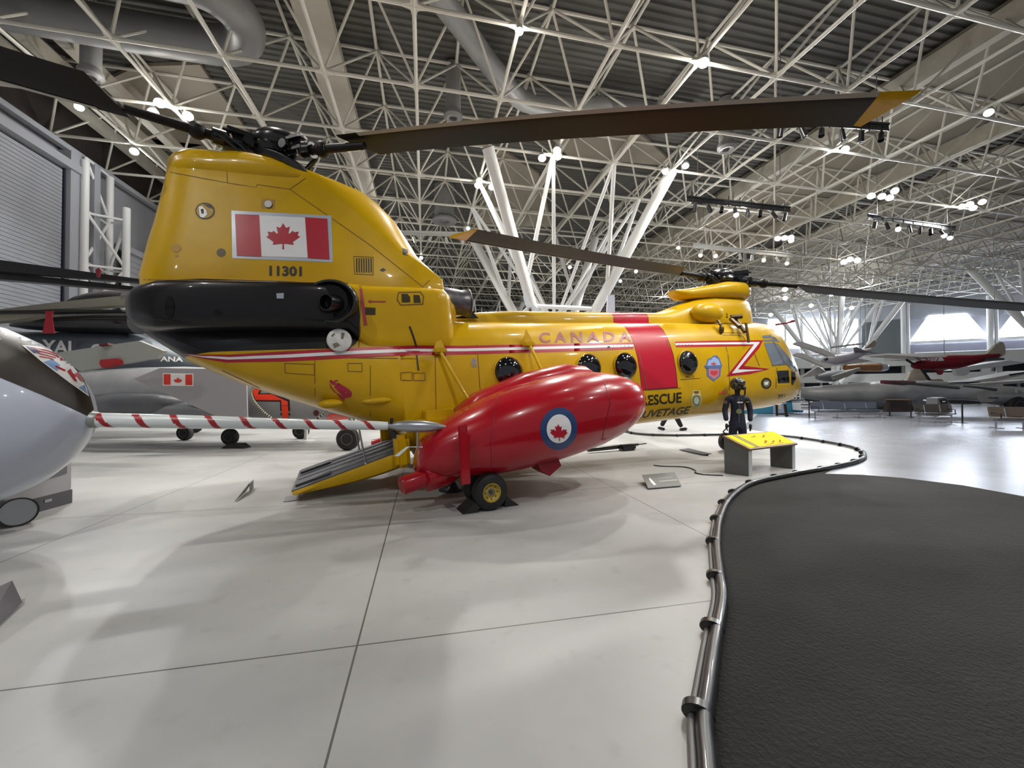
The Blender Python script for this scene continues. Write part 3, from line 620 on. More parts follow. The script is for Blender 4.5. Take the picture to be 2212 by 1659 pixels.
b.box(cm + rn * .015, (L_ + .02, 1.6, .02), Rm); b.build('ramp_floor', DK_, ro, smooth=False)
for y in (-.5, -.17, .17, .5): MB().bbox(cm + rn * .035 + Vector((0, y, 0)), (L_ * .96, .025, .02), .006, Rm).build('ramp_track', M('bare_metal', (190, 192, 196), .25, metal=.8), ro)
for y in (-.5, .5): MB().bbox(r0.lerp(r1, .17) + rn * .04 + Vector((0, y, 0)), (L_ * .3, .3, .035), .01, Rm).build('ramp_flap', DK_, ro)
b = MB()
for t in (.44, .50, .57): b.box(r0.lerp(r1, t) + rn * .028 + Vector((0, .55, 0)), (.085, .1, .003), Rm)
b.build('ramp_label', WHT, ro, smooth=False)
for y in (-.8, .8):
    b = MB(); q = r0.lerp(r1, .62) + Vector((0, y, .02)); b.cyl(q, Vector((-1.55, y * .98, 1.24)), .014, n=8); b.ball(q, .03, 8, 6); b.build('ramp_stay', GRY, ro)
b = MB(); q = Vector((-2.5, 0, .1)); b.build if False else None
ft = HI @ at(640, 1085); b.tube([(-2.75, -.75, .12), (-2.45, -.75, .12), (-2.45, -.45, .12), (-2.75, -.45, .12)], .012, 6, True); b.box((-2.5, -.6, .16), (.2, .3, .03)); b.build('ramp_foot', GRY, ro, smooth=False)
MB().slab([(-.87, -.8, .6), (-.93, -.8, .93), (-.93, .8, .93), (-.87, .8, .6)], (.02, 0, 0)).build('cargo_opening_shade', M('cabin_shade', (20, 20, 20), .8), heli, smooth=False)  # flat dark panel stands in for the shaded cabin interior
for s in (-1, 1): MB().bbox((-.95, s * .95, .72), (.22, .3, .5), .06).build('ramp_jamb', YP, heli)
# capsule fairings, steps, aerials
b = MB(); 
for cx, cz_, lx in ((hp(714, 873, -1.08).x, hp(714, 873, -1.08).z, .17), (hp(820, 866, -1.1).x, hp(820, 866, -1.1).z, .27)):
    p = hp(cx, 0, 0) if False else None
    for s in (-1, 1): MB().ball((cx, s * 1.02, cz_), (lx, .12, .07), 16, 9).build('capsule_fairing', YP, heli)
b = MB(); b.slab([(4.1, -.02, .56), (4.25, -.02, .56), (4.22, -.02, .4), (4.16, -.02, .4)], (0, .04, 0)); b.build('belly_aerial', BLK, heli); b = MB(); b.cyl((8.95, -.35, .62), (8.95, -.35, .33), .03, n=8).cyl((9.3, -.35, .62), (9.34, -.35, .3), .04, n=8).cyl((8.95, -.35, .36), (9.34, -.35, .33), .02, n=6); b.ball((9.36, -.35, .3), (.07, .05, .05), 8, 6); b.build('towing_shackle', BLK, heli)
# rotors
def rotor(hub, azs, droop, dish, flap):
    hub = Vector(hub); R_ = MB(); up = HI.to_3x3() @ UZ
    R_.lathe([(.16, -.4), (.16, -.1), (.27, -.06), (.3, .0), (.27, .08), (.2, .14), (.12, .17), (0, .18)], hub, (0, 0, 1), 24)
    R_.lathe([(.2, -.42), (.42, -.36), (.46, -.32), (.4, -.28), (.2, -.3)] if dish else [(.2, -.24), (.34, -.2), (.35, -.16), (.2, -.15)], hub, (0.12, 0, 1), 28)
    if dish: R_.lathe([(.3, -.12), (.54, -.08), (.58, -.02), (.52, .03), (.34, .08), (.24, .16)], hub + Vector((.26, 0, -.32)), (.5, 0, 1), 32)
    if dish: R_.ball(hub + Vector((.08, -.05, .16)), (.34, .27, .19), 18, 9)
    else: R_.ball(hub + Vector((-.05, 0, .12)), (.34, .26, .17), 16, 8)
    hd_ = R_.build('rotor_head', HUB, heli)
    for kb, (az, tip) in enumerate(azs):
        tipv = HI @ tip; d = (tipv - hub); L_ = d.length; d.normalize(); side = Vector((0, 0, 1)).cross(d).normalized(); nn = d.cross(side).normalized()
        a = MB(); fl = Vector((math.cos(az), math.sin(az), 0)); s2 = Vector((-fl.y, fl.x, 0))
        Rf = Matrix((fl, s2, Vector((0, 0, 1)))).transposed()
        a.bbox(hub + fl * .3, (.3, .2, .2), .04, Rf); a.cyl(hub + fl * .36 - s2 * .17, hub + fl * .36 + s2 * .17, .07, n=12)
        a.cyl(hub + fl * .3, hub + d * .8, .085, .075, n=14); a.cyl(hub + d * .62, hub + d * .78, .115, n=16)
        a.bbox(hub + fl * .42 + Vector((0, 0, .11)), (.46, .2, .16), .06, Rf); a.bbox(hub + fl * .5 - Vector((0, 0, .08)), (.4, .24, .14), .05, Rf)     # damper
        a.cyl(hub + d * .72 + side * .16 - nn * .05, hub + d * .5 + side * .2 - nn * .22, .022, n=8); a.cyl(hub + fl * .25 + s2 * .24 - Vector((0, 0, .3)), hub + d * .7 + side * .17, .018, n=8)
        arm = a.build('rotor_arm', HUB, hd_)
        cr = M('collar_cream', (170, 156, 140), .5); MB().lathe([(.09, -.012), (.1, 0), (.09, .012)], hub + d * .56, d, 16).build('collar', cr, arm)
        # blade: root shank, then airfoil with a raked root and tip
        pit = math.radians(flap[kb]); sd = -side * math.cos(pit) + nn * math.sin(pit); nv = nn * math.cos(pit) + side * math.sin(pit)
        b = MB(); b.cyl(hub + d * .8, hub + d * 1.7, .07, .055, n=12); b.ball(hub + d * .95, (.12, .12, .12), 12, 8); rr = []
        ch = .50; rs = 1.3 if dish and kb == 0 else 1.62
        for k in range(21):
            t = k / 20; x = rs + (L_ - rs) * t; sag = (.07 * 4 * t * (1 - t) + .1 * (1 - t)) if dish and kb == 0 else -.05 * droop * (4 * t * (1 - t))
            ring_ = []
            for u_, h in ((-.27, .0), (-.2, .028), (-.05, .042), (.15, .035), (.4, .018), (.73, .004), (.73, -.004), (.4, -.012), (.15, -.02), (-.05, -.026), (-.2, -.02)):
                xr = x + ((.27 + .9 * (u_ + .27) * .35) * 0)
                xr = x + (.42, .27, .13, .04)[k] * (u_ + .27) if k < 4 else x
                if k == 20: xr = x - .28 * (u_ + .27) * 1.0
                ring_.append(hub + d * xr + sd * (u_ * ch) * -1 + nv * (h * ch * 1.3) + UZb * sag)
            rr.append(ring_)
        b.loft(rr[:20]); ob = b.build('rotor_blade', M('blade_black', (21, 17, 15), .5, dirt=.3, scale=1.2, spec=.25), heli, ang=30)
        b = MB(); b.loft([rr[19], rr[20]]); b.build('blade_tip', YP, ob, ang=30)
        b = MB(); rl = []
        for k in range(1, 20): rl.append([rr[k][10].lerp(rr[k][9], .15) + nv * -.006, rr[k][0] + sd * .006 - nv * .004, rr[k][1] + nv * .003])
        vs = [p for r in rl for p in r]; b.add(vs, [(i * 3 + j, i * 3 + j + 1, i * 3 + 4 + j, i * 3 + 3 + j) for i in range(len(rl) - 1) for j in (0, 1)])
        if dish or kb == 0: b.build('erosion_strip', M('strip_grey', (168, 164, 156), .4), ob)
        MB().lathe([(.073, -.02), (.08, 0), (.073, .02)], hub + d * 1.02, d, 16).build('blade_collar', M('collar_yellow', (196, 200, 70), .5) if az < -.5 and az > -1 and dish else cr, ob)
    return hd_
UZb = HI.to_3x3() @ UZ
hr, hf = Vector((-2.52, 0, 5.52)), Vector((7.6, 0, 3.98))
def onz(px, py, z): return at(px, py, z)
WR = HM @ hr; WF = HM @ hf
t1 = onz(1972, 216, 4.6)
pL = onz(0, 152, 5.12); t2 = WR + (pL - WR) * (7.7 / (pL - WR).length)
a1 = math.atan2((HI @ t1 - hr).y, (HI @ t1 - hr).x); a2 = math.atan2((HI @ t2 - hr).y, (HI @ t2 - hr).x)
a3 = (a1 + a2) / 2 + math.pi; a3 += 0 if math.sin(a3) > 0 else math.pi
t3 = HM @ (hr + Vector((math.cos(a3) * 7.6, math.sin(a3) * 7.6, -.9)))
rotor(hr, [(a1, t1), (a2, t2), (a3, t3)], 1.0, True, (6, -16, 0))
f1 = onz(975, 507, 4.14); fr_ = dep(2212, 657, 12.2); pR = onz(2212, 657, 3.49); f2 = WF + (pR - WF) * (7.7 / (pR - WF).length)
b1 = math.atan2((HI @ f1 - hf).y, (HI @ f1 - hf).x); b2 = math.atan2((HI @ f2 - hf).y, (HI @ f2 - hf).x); b3 = math.radians(68)
f3 = HM @ (hf + Vector((math.cos(b3) * 7.6, math.sin(b3) * 7.6, -.8)))
rotor(hf, [(b1, f1), (b2, f2), (b3, f3)], .6, False, (-2, 9, 0))

# --- cockpit glazing and windows
bpy.context.view_layer.update()
BV = bvh_of([fus, pyl, spine, fair, fp]); BP = bvh_of([pods[0]]); BF = bvh_of([fus]); BY = bvh_of([pyl, cow, fus, fair])
DARK = M('marking_black', (22, 20, 18), .5); SEAM = M('seam', (112, 76, 10), .6); SIL = M('tape_silver', (176, 184, 194), .3, metal=.2); NAVY = M('roundel_blue', (38, 62, 108), .35); MAU = M('faded_maroon', (150, 62, 62), .4)
for wx in (.87, 2.5, 3.35, 5.0, 6.6):
    for s in (-1, 1):
        if wx == 6.6 and s < 0: continue
        wz = 1.85; o = MB().lathe([(.278, -.02), (.278, .006), (.265, .016), (.255, .01)], (wx, s * 1.085, wz), (0, s, .06), 36).build('window_frame', YP, heli)
        MB().lathe([(.26, 0), (.25, .03), (.22, .07), (.16, .105), (.08, .125), (0, .13)], (wx, s * 1.085, wz), (0, s, .06), 36).build('window_bubble', GLS, o)
GLZ = M('cockpit_glass_sky', (120, 130, 142), .05, coat=1)  # grey-blue base colour stands in for sky reflected in the panes
marking('cockpit_window', [[(1650, 741), (1671, 740), (1693, 786), (1668, 789)], [(1646, 725), (1663, 724), (1667, 730), (1648, 731)], [(1648, 734), (1668, 733), (1670, 737), (1649, 738)]], GLZ, BF, heli, .006, 4)
marking('cockpit_window', [[(1674, 741), (1680, 743), (1704, 772), (1724, 802), (1718, 803), (1700, 786), (1694, 783)], [(1668, 726), (1676, 730), (1684, 740), (1673, 737)]], GLZ, BF, heli, .006, 4)
marking('chin_window', [[(1678, 801), (1703, 800), (1705, 827), (1680, 828)], [(1709, 801), (1717, 805), (1719, 818), (1712, 832), (1709, 830)]], GLS, BF, heli, .006, 4)
marking('chin_frame', [[(1674, 796), (1706, 795), (1709, 831), (1676, 833)]], YP, BF, heli, .003, 4)
marking('windscreen_frame', band([(1664, 723), (1672, 741), (1696, 787)], 3) + band([(1668, 789), (1700, 786), (1716, 800)], 3), GRY, BF, heli, .008, 4)

# --- stripes
def stripe(top, bot, name='stripe'):
    n = len(top); R_ = []; Wt = []
    for i in range(n - 1):
        a, b_, c, d = [Vector(q) for q in (top[i], top[i + 1], bot[i + 1], bot[i])]
        R_.append([a, b_, c, d]); Wt.append([a.lerp(d, .32), b_.lerp(c, .32), b_.lerp(c, .64), a.lerp(d, .64)])
    o = marking(name, R_, STK, BV, heli, .004, 14); marking('stripe_centre', Wt, WHT, BV, o, .0065, 14); return o
stripe([(400, 764), (440, 766), (500, 766), (616, 759), (765, 751), (900, 746), (1000, 747), (1100, 745), (1240, 742), (1368, 740)],
       [(401, 765), (440, 775), (490, 783), (616, 781), (765, 773), (900, 767), (1000, 766), (1100, 763), (1240, 759), (1368, 754)])
stripe([(1458, 738), (1540, 736), (1648, 735)], [(1460, 750), (1540, 749), (1625, 747)])
o = marking('lightning_stripe', [[(1648, 735), (1625, 747), (1620, 750), (1569, 813), (1590, 810), (1640, 752)], [(1569, 813), (1604, 795), (1662, 797), (1620, 808)], [(1590, 792), (1604, 790), (1662, 797), (1604, 806)]], STK, BF, heli, .0045, 8)
marking('stripe_centre', [[(1640, 739), (1630, 742), (1581, 806), (1592, 800), (1640, 741)], [(1580, 807), (1594, 798), (1650, 799), (1610, 803)], [(1560, 741), (1640, 739), (1636, 744), (1560, 744)]], WHT, BF, o, .007, 8)
# --- flag on the tail
o = marking('flag_panel', [[(500, 455), (716, 466), (719, 567), (502, 558)]], SIL, BY, heli, .004, 16)
marking('flag_field', [[(508, 463), (707, 473), (712, 558), (512, 553)]], WHT, BY, o, .007, 16)
marking('flag_bar', [[(508, 463), (560, 465), (565, 555), (512, 553)], [(659, 470), (707, 473), (712, 561), (665, 558)]], STK, BY, o, .010, 16)
marking('maple_leaf', [[(x, y) for x, y in leafpx(612, 511, 42, 37, 0)]], STK, BY, o, .011, 12)
marking('number_marking', [textpoly('11301', [(582, 574), (652, 576), (652, 597), (582, 596)], .035)], DARK, BY, heli, .006, 12)
o = marking('squadron_badge', [ell(443, 456, 21, 18)], DARK, BY, heli, .005, 8); marking('badge_ring', [ell(443, 456, 18.5, 15.5)], M('badge_yellow', (176, 138, 30), .5), BY, o, .007, 8)
marking('badge_figure', [[(430, 447), (437, 446), (446, 455), (448, 464), (440, 471), (433, 469), (431, 461)], ell(457, 455, 1, 1, 5)], WHT, BY, o, .009, 6); marking('badge_spot', [[(434, 453), (440, 452), (441, 461), (436, 463)], [(438, 440), (458, 444), (462, 452), (450, 448)]], DARK, BY, o, .011, 6)
o = marking('tail_lamp', [[(566, 430), (594, 432), (592, 452), (564, 450)]], M('lamp_plate', (160, 120, 22), .5), BY, heli, .004, 8)
marking('lamp_glass', [ell(580, 442, 8, 7.5)], GRY, BY, o, .02, 6)
marking('access_disc', [ell(478, 546, 10, 9)], M('disc_brown', (90, 72, 38), .5), BY, heli, .004, 8); marking('access_disc', [ell(380, 536, 11, 9), ell(381, 552, 4, 3)], M('disc_ochre', (176, 130, 20), .5), BY, heli, .004, 8)
lv = [[(769 + k * 5.2, 558), (771.6 + k * 5.2, 558), (772 + k * 5.2, 589), (769.4 + k * 5.2, 589)] for k in range(7)]
o = marking('louvre_panel', band([(764, 554), (806, 556), (806, 594), (766, 592), (764, 554)], 1.5), SEAM, BY, heli, .004, 8); marking('louvre_slot', lv, DARK, BY, o, .006, 8)
marking('small_vent', [[(869, 536), (881, 540), (881, 553), (870, 550)], [(820, 584), (827, 579), (834, 583), (827, 587)]], M('vent_blue', (52, 52, 70), .5), BY, heli, .005, 6)
o = marking('engine_bay_windows', band([(861, 632), (908, 631), (915, 640), (913, 657), (866, 659), (858, 648), (861, 632)], 2.5), SEAM, BV, heli, .004, 6)
marking('pane', [[(867, 635), (880, 635), (886, 642), (886, 653), (868, 653)], [(893, 637), (906, 638), (909, 654), (894, 654)], [(788, 664), (811, 665), (811, 680), (789, 680)]], M('pane_olive', (58, 50, 22), .2), BV, o, .006, 6)
o = marking('danger_band', [[(775, 618), (781, 618), (793, 703), (786, 703)]], M('band_red', (160, 40, 60), .5), BV, heli, .006, 8)
marking('danger_arrow', [[(800, 650), (833, 650.5), (833, 653), (800, 652.5)], [(794, 651), (801, 647), (801, 655)]], M('band_red', (160, 40, 60)), BV, o, .006, 8)
o = marking('hatch_line', band([(885, 706), (893, 728), (899, 748)], 4) + band([(900, 768), (904, 800)], 3.5), DARK, BV, heli, .006, 8)
MB().lathe([(0, .03), (.15, .03), (.165, .02), (.17, -.02)], HI @ (HM @ Vector((hp(733, 735, -1.05).x, -1.055, hp(733, 735, -1.05).z))), (0, -1, .15), 28).build('round_cover', M('cover_white', (214, 214, 208), .5, dirt=.2, scale=12), heli)
marking('cover_slot', [[(715, 725), (722, 719), (724, 722), (717, 728)], [(738, 718), (745, 720), (741, 733), (736, 731)], [(718, 743), (728, 740), (735, 746), (722, 752)]], M('slot_olive', (110, 104, 84), .6), bvh_of([x for x in COL.objects if x.name == 'round_cover']), heli, .004, 5)
marking('exhaust_square', [[(597, 634), (613, 633), (613, 645), (598, 645)]], SIL, BV, heli, .006, 6)
marking('exhaust_slot', [ell(367, 664, 10, 24), ell(470, 675, 8, 6)], M('near_black', (6, 6, 6)), BV, heli, .006, 6)
# extinguisher sign
ex = [[(724, 832), (729, 827), (733, 828), (754, 841), (760, 848), (760, 854), (756, 858), (750, 859), (744, 857), (728, 843), (722, 837)], [(711, 824), (715, 820), (722, 826), (727, 828), (723, 832), (717, 830)], [(712, 828), (714, 829), (716, 836), (727, 848), (726, 850), (714, 838)], [(726, 848), (737, 853), (747, 860), (742, 865), (732, 857)], [(720, 823), (729, 820), (731, 822), (722, 826)]]
marking('extinguisher_sign', ex, M('sign_maroon', (160, 28, 54), .4), BV, heli, .006, 8)
# lettering
marking('lettering_canada', [textpoly('C A N A D A', [(1164, 718), (1362, 716), (1364, 738), (1165, 741)], .03)], MAU, BV, heli, .006, 12)
marking('lettering_rescue', [textpoly('RESCUE', [(1384, 855), (1472, 847), (1472, 870), (1385, 877)], .022)], DARK, BV, heli, .006, 12)
marking('lettering_sauvetage', [textpoly('SAUVETAGE', [(1366, 890.5), (1493, 877), (1485, 893.5), (1358, 906)], .022)], DARK, BV, heli, .006, 12)
marking('number_marking', [textpoly('301', [(1680, 853), (1696, 850), (1696, 857), (1680, 861)], .02)], DARK, BF, heli, .005, 5)
marking('pylon_number', [textpoly('2', [(1567.5, 677), (1572, 677), (1572, 686), (1567.5, 686)], .02)], DARK, bvh_of([fp]), heli, .005, 5)
marking('window_lettering', [textpoly('RESCUE', [(1481, 811), (1499, 811), (1499, 816), (1481, 816)], .01), textpoly('RESCUE', [(1345, 824), (1366, 824), (1366, 828), (1345, 829)], .01)], SEAM, BV, heli, .006, 8)
# crests
o = marking('service_shield', [[(1528, 776), (1537, 772), (1541, 768), (1549, 768), (1554, 774), (1560, 790), (1557, 797), (1556, 812), (1548, 818), (1542, 824), (1535, 819), (1527, 812), (1526, 797), (1520, 791), (1525, 788)]], M('shield_blue', (92, 110, 156), .4), BF, heli, .005, 6)
marking('shield_field', [[(1530, 779), (1542, 771), (1552, 777), (1556, 789), (1527, 790)]], M('shield_sky', (150, 178, 220), .4), BF, o, .007, 6); marking('shield_field', [[(1530, 797), (1553, 797), (1552, 811), (1542, 819), (1531, 811)]], M('shield_rose', (196, 120, 132), .4), BF, o, .007, 6)
marking('shield_leaf', [leafpx(1541, 786, 7, 5), [(1534, 801), (1550, 801), (1549, 808), (1542, 812), (1535, 808)]], M('shield_red', (196, 62, 72), .4), BF, o, .009, 6)
o = marking('service_crest', [ell(1504, 862, 11.5, 19), [(1497, 843), (1511, 843), (1513, 849), (1495, 849)]], M('crest_cream', (190, 180, 120), .5), BF, heli, .005, 6)
marking('crest_ring', [ell(1504, 865, 9, 12.5)], M('crest_green', (112, 124, 96), .5), BF, o, .007, 6); marking('crest_centre', [ell(1504, 865, 5.5, 8)], M('crest_pale', (196, 200, 182), .5), BF, o, .009, 6); marking('crest_crown', [[(1500, 850), (1508, 850), (1509, 845), (1499, 845)]], M('crown_brown', (120, 70, 24), .5), BF, o, .009, 6)
o = marking('unit_badge', [ell(1655, 828, 11, 12)], DARK, BF, heli, .005, 5); marking('badge_ring', [ell(1655, 828, 8, 8.5)], M('badge_olive', (110, 104, 60), .5), BF, o, .007, 5); marking('badge_mark', [[(1650, 825), (1660, 824), (1658, 831), (1651, 832)]], WHT, BF, o, .009, 5)
o = marking('ribbon_badge', [ell(1024, 783, 7.5, 11)], M('ribbon_edge', (178, 140, 40), .5), BF, heli, .005, 6); marking('ribbon', band([(1021, 792), (1026, 779), (1022, 776), (1020, 781), (1028, 792)], 2.6), M('ribbon_blue', (112, 130, 170), .5), BF, o, .007, 6)
marking('warning_note', [[(1552, 846), (1569, 844), (1569, 849), (1553, 850)]], M('note_orange', (214, 90, 60), .5), BF, heli, .006, 6)
# door outlines and panel seams (one painted network)
sm_ = []
for pl in ([(368, 372), (490, 395), (553, 405), (556, 399), (626, 409), (660, 385)], [(490, 345), (491, 395)], [(626, 409), (700, 460), (800, 530), (914, 620), (928, 605)],
           [(301, 604), (752, 612)], [(765, 615), (780, 622), (775, 760)], [(940, 760), (942, 900)], [(800, 790), (800, 900)], [(615, 785), (679, 787), (679, 810), (616, 806), (615, 785)], [(751, 785), (782, 785), (782, 803), (752, 802), (751, 785)],
           [(866, 805), (890, 804), (890, 822), (866, 821), (866, 805)], [(893, 806), (918, 806), (918, 822), (894, 822), (893, 806)], [(680, 780), (680, 860)], [(1555, 719), (1600, 719), (1612, 724), (1622, 745), (1640, 790)], [(1562, 724), (1598, 724), (1606, 728), (1616, 745)],
           [(1567, 745), (1573, 770), (1576, 830), (1574, 880)], [(1555, 699), (1619, 698)], [(1678, 795), (1676, 838)], [(1470, 820), (1512, 817)], [(1380, 762), (1398, 843), (1470, 838)], [(960, 745), (962, 770)], [(560, 770), (900, 775)], [(1445, 750), (1440, 735)], [(480, 800), (560, 838)], [(1030, 745), (1040, 880)]):
    marking('panel_seam', band(pl, 1.5), SEAM, BV, heli, .0035, 12)
marking('drip_marks', [ell(1380 + 9 * k, 744 - .2 * k, .9, .9, 5) for k in range(0)] + [ell(1325 + 8 * k, 747.5, 1, 1, 6) for k in range(5)] + [[(1312, 748), (1317, 748), (1317, 752), (1312, 752)]] + [ell(1466 + 7 * k, 744.5, .9, .9, 6) for k in range(5)], DARK, BV, heli, .01, 6)
# roundel on the pod
o = marking('roundel', [ell(1207, 926, 40, 46, 40, .15)], NAVY, BP, heli, .004, 8); marking('roundel_white', [ell(1207, 926, 26.5, 31, 32, .15)], WHT, BP, o, .007, 8)
marking('maple_leaf', [leafpx(1207, 934, 22, 24, -2)], STK, BP, o, .01, 6)
marking('pod_seams', band([(1075, 850), (1060, 950), (1062, 1010)], 1.2) + band([(1300, 806), (1318, 870), (1300, 950)], 1.2), M('seam_red', (110, 8, 22), .5), BP, heli, .0035, 8)
# ================================================================== NEARER THINGS
def wpart(mb, name, mat, parent, **k): return rebase(mb.build(name, mat, parent, **k))
# ---- pale jet nose with a striped test boom
T = dep(199, 907, 4.3); E_ = dep(1000, 923, 5.45); bd = (E_ - T).normalized()
jet = thing('jet_aircraft', 'pale grey jet nose with black top panel and red-striped white test boom', 'jet', (T.x - bd.x * 2, T.y - bd.y * 2, 0))
JG = M('jet_grey', (188, 195, 210), .3, coat=.4, dirt=.08, scale=1.5, bump=.1)
sd_ = bd.cross(UZ).normalized(); up_ = sd_.cross(bd)
rr = []
for s_, r in ((0, .075), (.02, .1), (.05, .17), (.1, .27), (.18, .4), (.3, .55), (.45, .69), (.62, .80), (.85, .9), (1.2, .98), (1.8, 1.04), (2.6, 1.06), (4.2, 1.06)):
    c = T - bd * s_ + up_ * (.02 * min(s_, 1)); rr.append([c + sd_ * r * math.cos(t) + up_ * r * 1.02 * math.sin(t) for t in [2 * math.pi * k / 40 for k in range(40)]])
jb = wpart(MB().loft(rr), 'nose_section', JG, jet, ang=60)
wpart(MB().lathe([(.06, -.03), (.088, 0), (.085, .05), (.07, .07)], T, bd, 24), 'nose_collar', M('collar_grey', (136, 140, 136), .4, metal=.3), jet)
BJ = bvh_of([jb])
ag = marking('antiglare_panel', [[(-160, 640), (-60, 640), (0, 690), (60, 712), (97, 728), (127, 758), (158, 790), (181, 820), (195, 858), (202, 884), (189, 899), (158, 884), (90, 853), (0, 816), (-100, 770), (-180, 740)]], M('antiglare_black', (38, 32, 28), .5, dirt=.15), BJ, jet, .003, 8)
fq = [(46, 746), (127, 762), (191, 857), (178, 846)]
marking('flag_sticker', [[(46, 746), (88, 750), (127, 762), (150, 784), (172, 812), (186, 838), (191, 857), (150, 828), (118, 804), (85, 779)]], WHT, BJ, jet, .006, 5)
fm = marking('flag_stripes', band([(72, 752), (100, 758), (122, 766)], 2.2) + band([(76, 758), (104, 764), (126, 772)], 2.2) + band([(80, 764), (102, 769), (118, 774)], 2.2) + band([(84, 771), (104, 774), (114, 778)], 2.2), STK, BJ, jet, .009, 5)
marking('flag_canton', [[(54, 749), (72, 751), (86, 762), (72, 764)]], M('flag_navy', (62, 66, 110), .4), BJ, jet, .009, 5)
marking('flag_blue', [[(92, 783), (112, 777), (128, 789), (122, 802)], [(168, 838), (180, 832), (188, 852), (176, 842)]], M('flag_sky', (124, 160, 206), .4), BJ, jet, .009, 5)
marking('red_flag_piece', [[(143, 803), (150, 797), (165, 825), (158, 823)], [(160, 808), (166, 804), (178, 826), (170, 822)], leafpx(158, 812, 6, 7, 0), [(128, 772), (136, 778), (128, 780)], [(118, 790), (140, 800), (138, 803), (118, 794)]], STK, BJ, jet, .010, 5)
# boom: white tube with spiral stripes
Lb = (E_ - T).length; u_, v_, d_ = uvw(bd)
def brad(s): return interp(s, [(0, .077), (.8, .077), (1.4, .071), (1.5, .066), (2.9, .056), (3.15, .044)])
Lt = (dep(838, 919, 5.15) - T).length
n_ = 26; m_ = 260; vs = []; fs = []; mi = []
pitch = .335
for i in range(m_ + 1):
    s_ = .06 + (Lt - .06) * i / m_; vs += [T + bd * s_ + (u_ * math.cos(2 * math.pi * k / n_) + v_ * math.sin(2 * math.pi * k / n_)) * brad(s_) for k in range(n_)]
bo = MB()
for i in range(m_):
    for k in range(n_):
        ph = (.75 + (.06 + (Lt - .06) * i / m_) / pitch - (k / n_)) % 1.0
        bo.k = 1 if ph < .2 else 0; bo.add([], [])
        bo.f.append((i * n_ + k, i * n_ + (k + 1) % n_, (i + 1) * n_ + (k + 1) % n_, (i + 1) * n_ + k)); bo.mi.append(bo.k)
bo.v = [tuple(v) for v in vs]
bo.f.append(tuple(range(n_))); bo.mi.append(0)
wpart(bo, 'test_boom', [M('boom_white', (214, 220, 220), .3, coat=.4), M('boom_red', (158, 26, 34), .35)], jet)
SV = M('probe_silver', (172, 178, 184), .28, metal=.75)
b = MB(); P0 = T + bd * (Lt - .02); ln = Lb - Lt
b.lathe([(.036, 0), (.032, .06), (.06, .14), (.08, .3), (.078, .5), (.058, .62), (.03, .72), (.022, ln - .22), (.016, ln - .2), (0, ln - .2)], P0, bd, 20)
b.bbox(P0 + bd * .42 + up_ * .035, (.4, .06, .05), .02, Matrix((bd, sd_, up_)).transposed()); pb = wpart(b, 'air_data_probe', SV, jet)
wpart(MB().cyl(P0 + bd * (ln - .21), P0 + bd * ln, .016, .012), 'probe_cover', M('cover_red', (120, 20, 30)), jet)
b = MB(); c = P0 + bd * .4; b.cyl(c, c - up_ * .3, .014, .01); b.cyl(c - up_ * .27 - bd * .14, c - up_ * .27 + bd * .14, .007); wpart(b, 'vane_stem', SV, pb)
q = c - up_ * .27 - bd * .14; wpart(MB().slab([q, q + bd * .04 - FH * .02, q - bd * .07 - up_ * .11 - FH * .05, q - bd * .13 - up_ * .11 - FH * .05], up_ * .004 + bd * .002), 'vane', M('vane_white', (206, 216, 220), .3), pb, smooth=False)
wpart(MB().cyl(P0 + bd * .06 + up_ * .02, P0 + bd * .06 + up_ * .1, .022), 'probe_knob', BLK, pb)
b = MB(); c = T - bd * 2.6 - UZ * .2; cf = Vector((c.x, c.y, .3)); b.cyl(c, cf, .08); g2 = wpart(b, 'nose_gear_leg', GRY, jet)
t_ = MB().lathe([(.15, -.09), (.27, -.09), (.3, -.05), (.3, .05), (.27, .09), (.15, .09)], cf, sd_, 24); wpart(t_, 'wheel', RBR, jet)
# ---- plinth under it, floor lamp, signs
pa_, pb_ = at(10, 1127), at(156, 1086); dv = (pb_ - pa_).normalized(); dn = Vector((-dv.y, dv.x, 0))
pl = thing('display_plinth', 'light grey display plinth with dark kick plate under the pale jet nose', 'plinth', (pa_ + pb_) / 2)
wpart(MB().slab([pa_ + dn * .01, pb_ + dn * .01 - dv * .01, pb_ + dn * .45 - dv * .01, pa_ + dn * .45], (0, 0, .64)), 'plinth_body', M('plinth_grey', (158, 158, 160), .5), pl, smooth=False)
wpart(MB().slab([pa_, pb_, pb_ + dn * .46, pa_ + dn * .46], (0, 0, .19)), 'kick_plate', M('kick_dark', (74, 74, 80), .5), pl, smooth=False)
q = at(98, 1090, 0); q = q - dn * .0; wpart(MB().box(pa_.lerp(pb_, .6) - dn * .004 + UZ * .12, (.09, .008, .035), Matrix.Rotation(math.atan2(dv.y, dv.x), 3, 'Z')), 'socket_plate', GRY, pl, smooth=False)
wpart(MB().slab([pa_.lerp(pb_, .57) - dn * .002 + UZ * .4, pa_.lerp(pb_, .9) - dn * .002 + UZ * .43, pa_.lerp(pb_, .9) - dn * .002 + UZ * .56], dn * .008), 'dark_triangle', M('triangle_grey', (96, 98, 102), .6), pl, smooth=False)  # darker grey triangle on the plinth front
lc = dep(40, 1090, 4.75); ax_ = (RT * .82 - FH * .5 + UZ * .12).normalized()
fl = thing('floor_uplighter', 'black canister floor lamp with ribbed silver reflector beside the grey plinth', 'lamp', (lc.x, lc.y, 0))
lc.z = .165
wpart(MB().lathe([(0, -.42), (.12, -.42), (.15, -.36), (.155, -.05), (.165, 0), (.15, .0), (.145, -.02), (.1, -.05)], lc, ax_, 32), 'canister', BLK, fl)
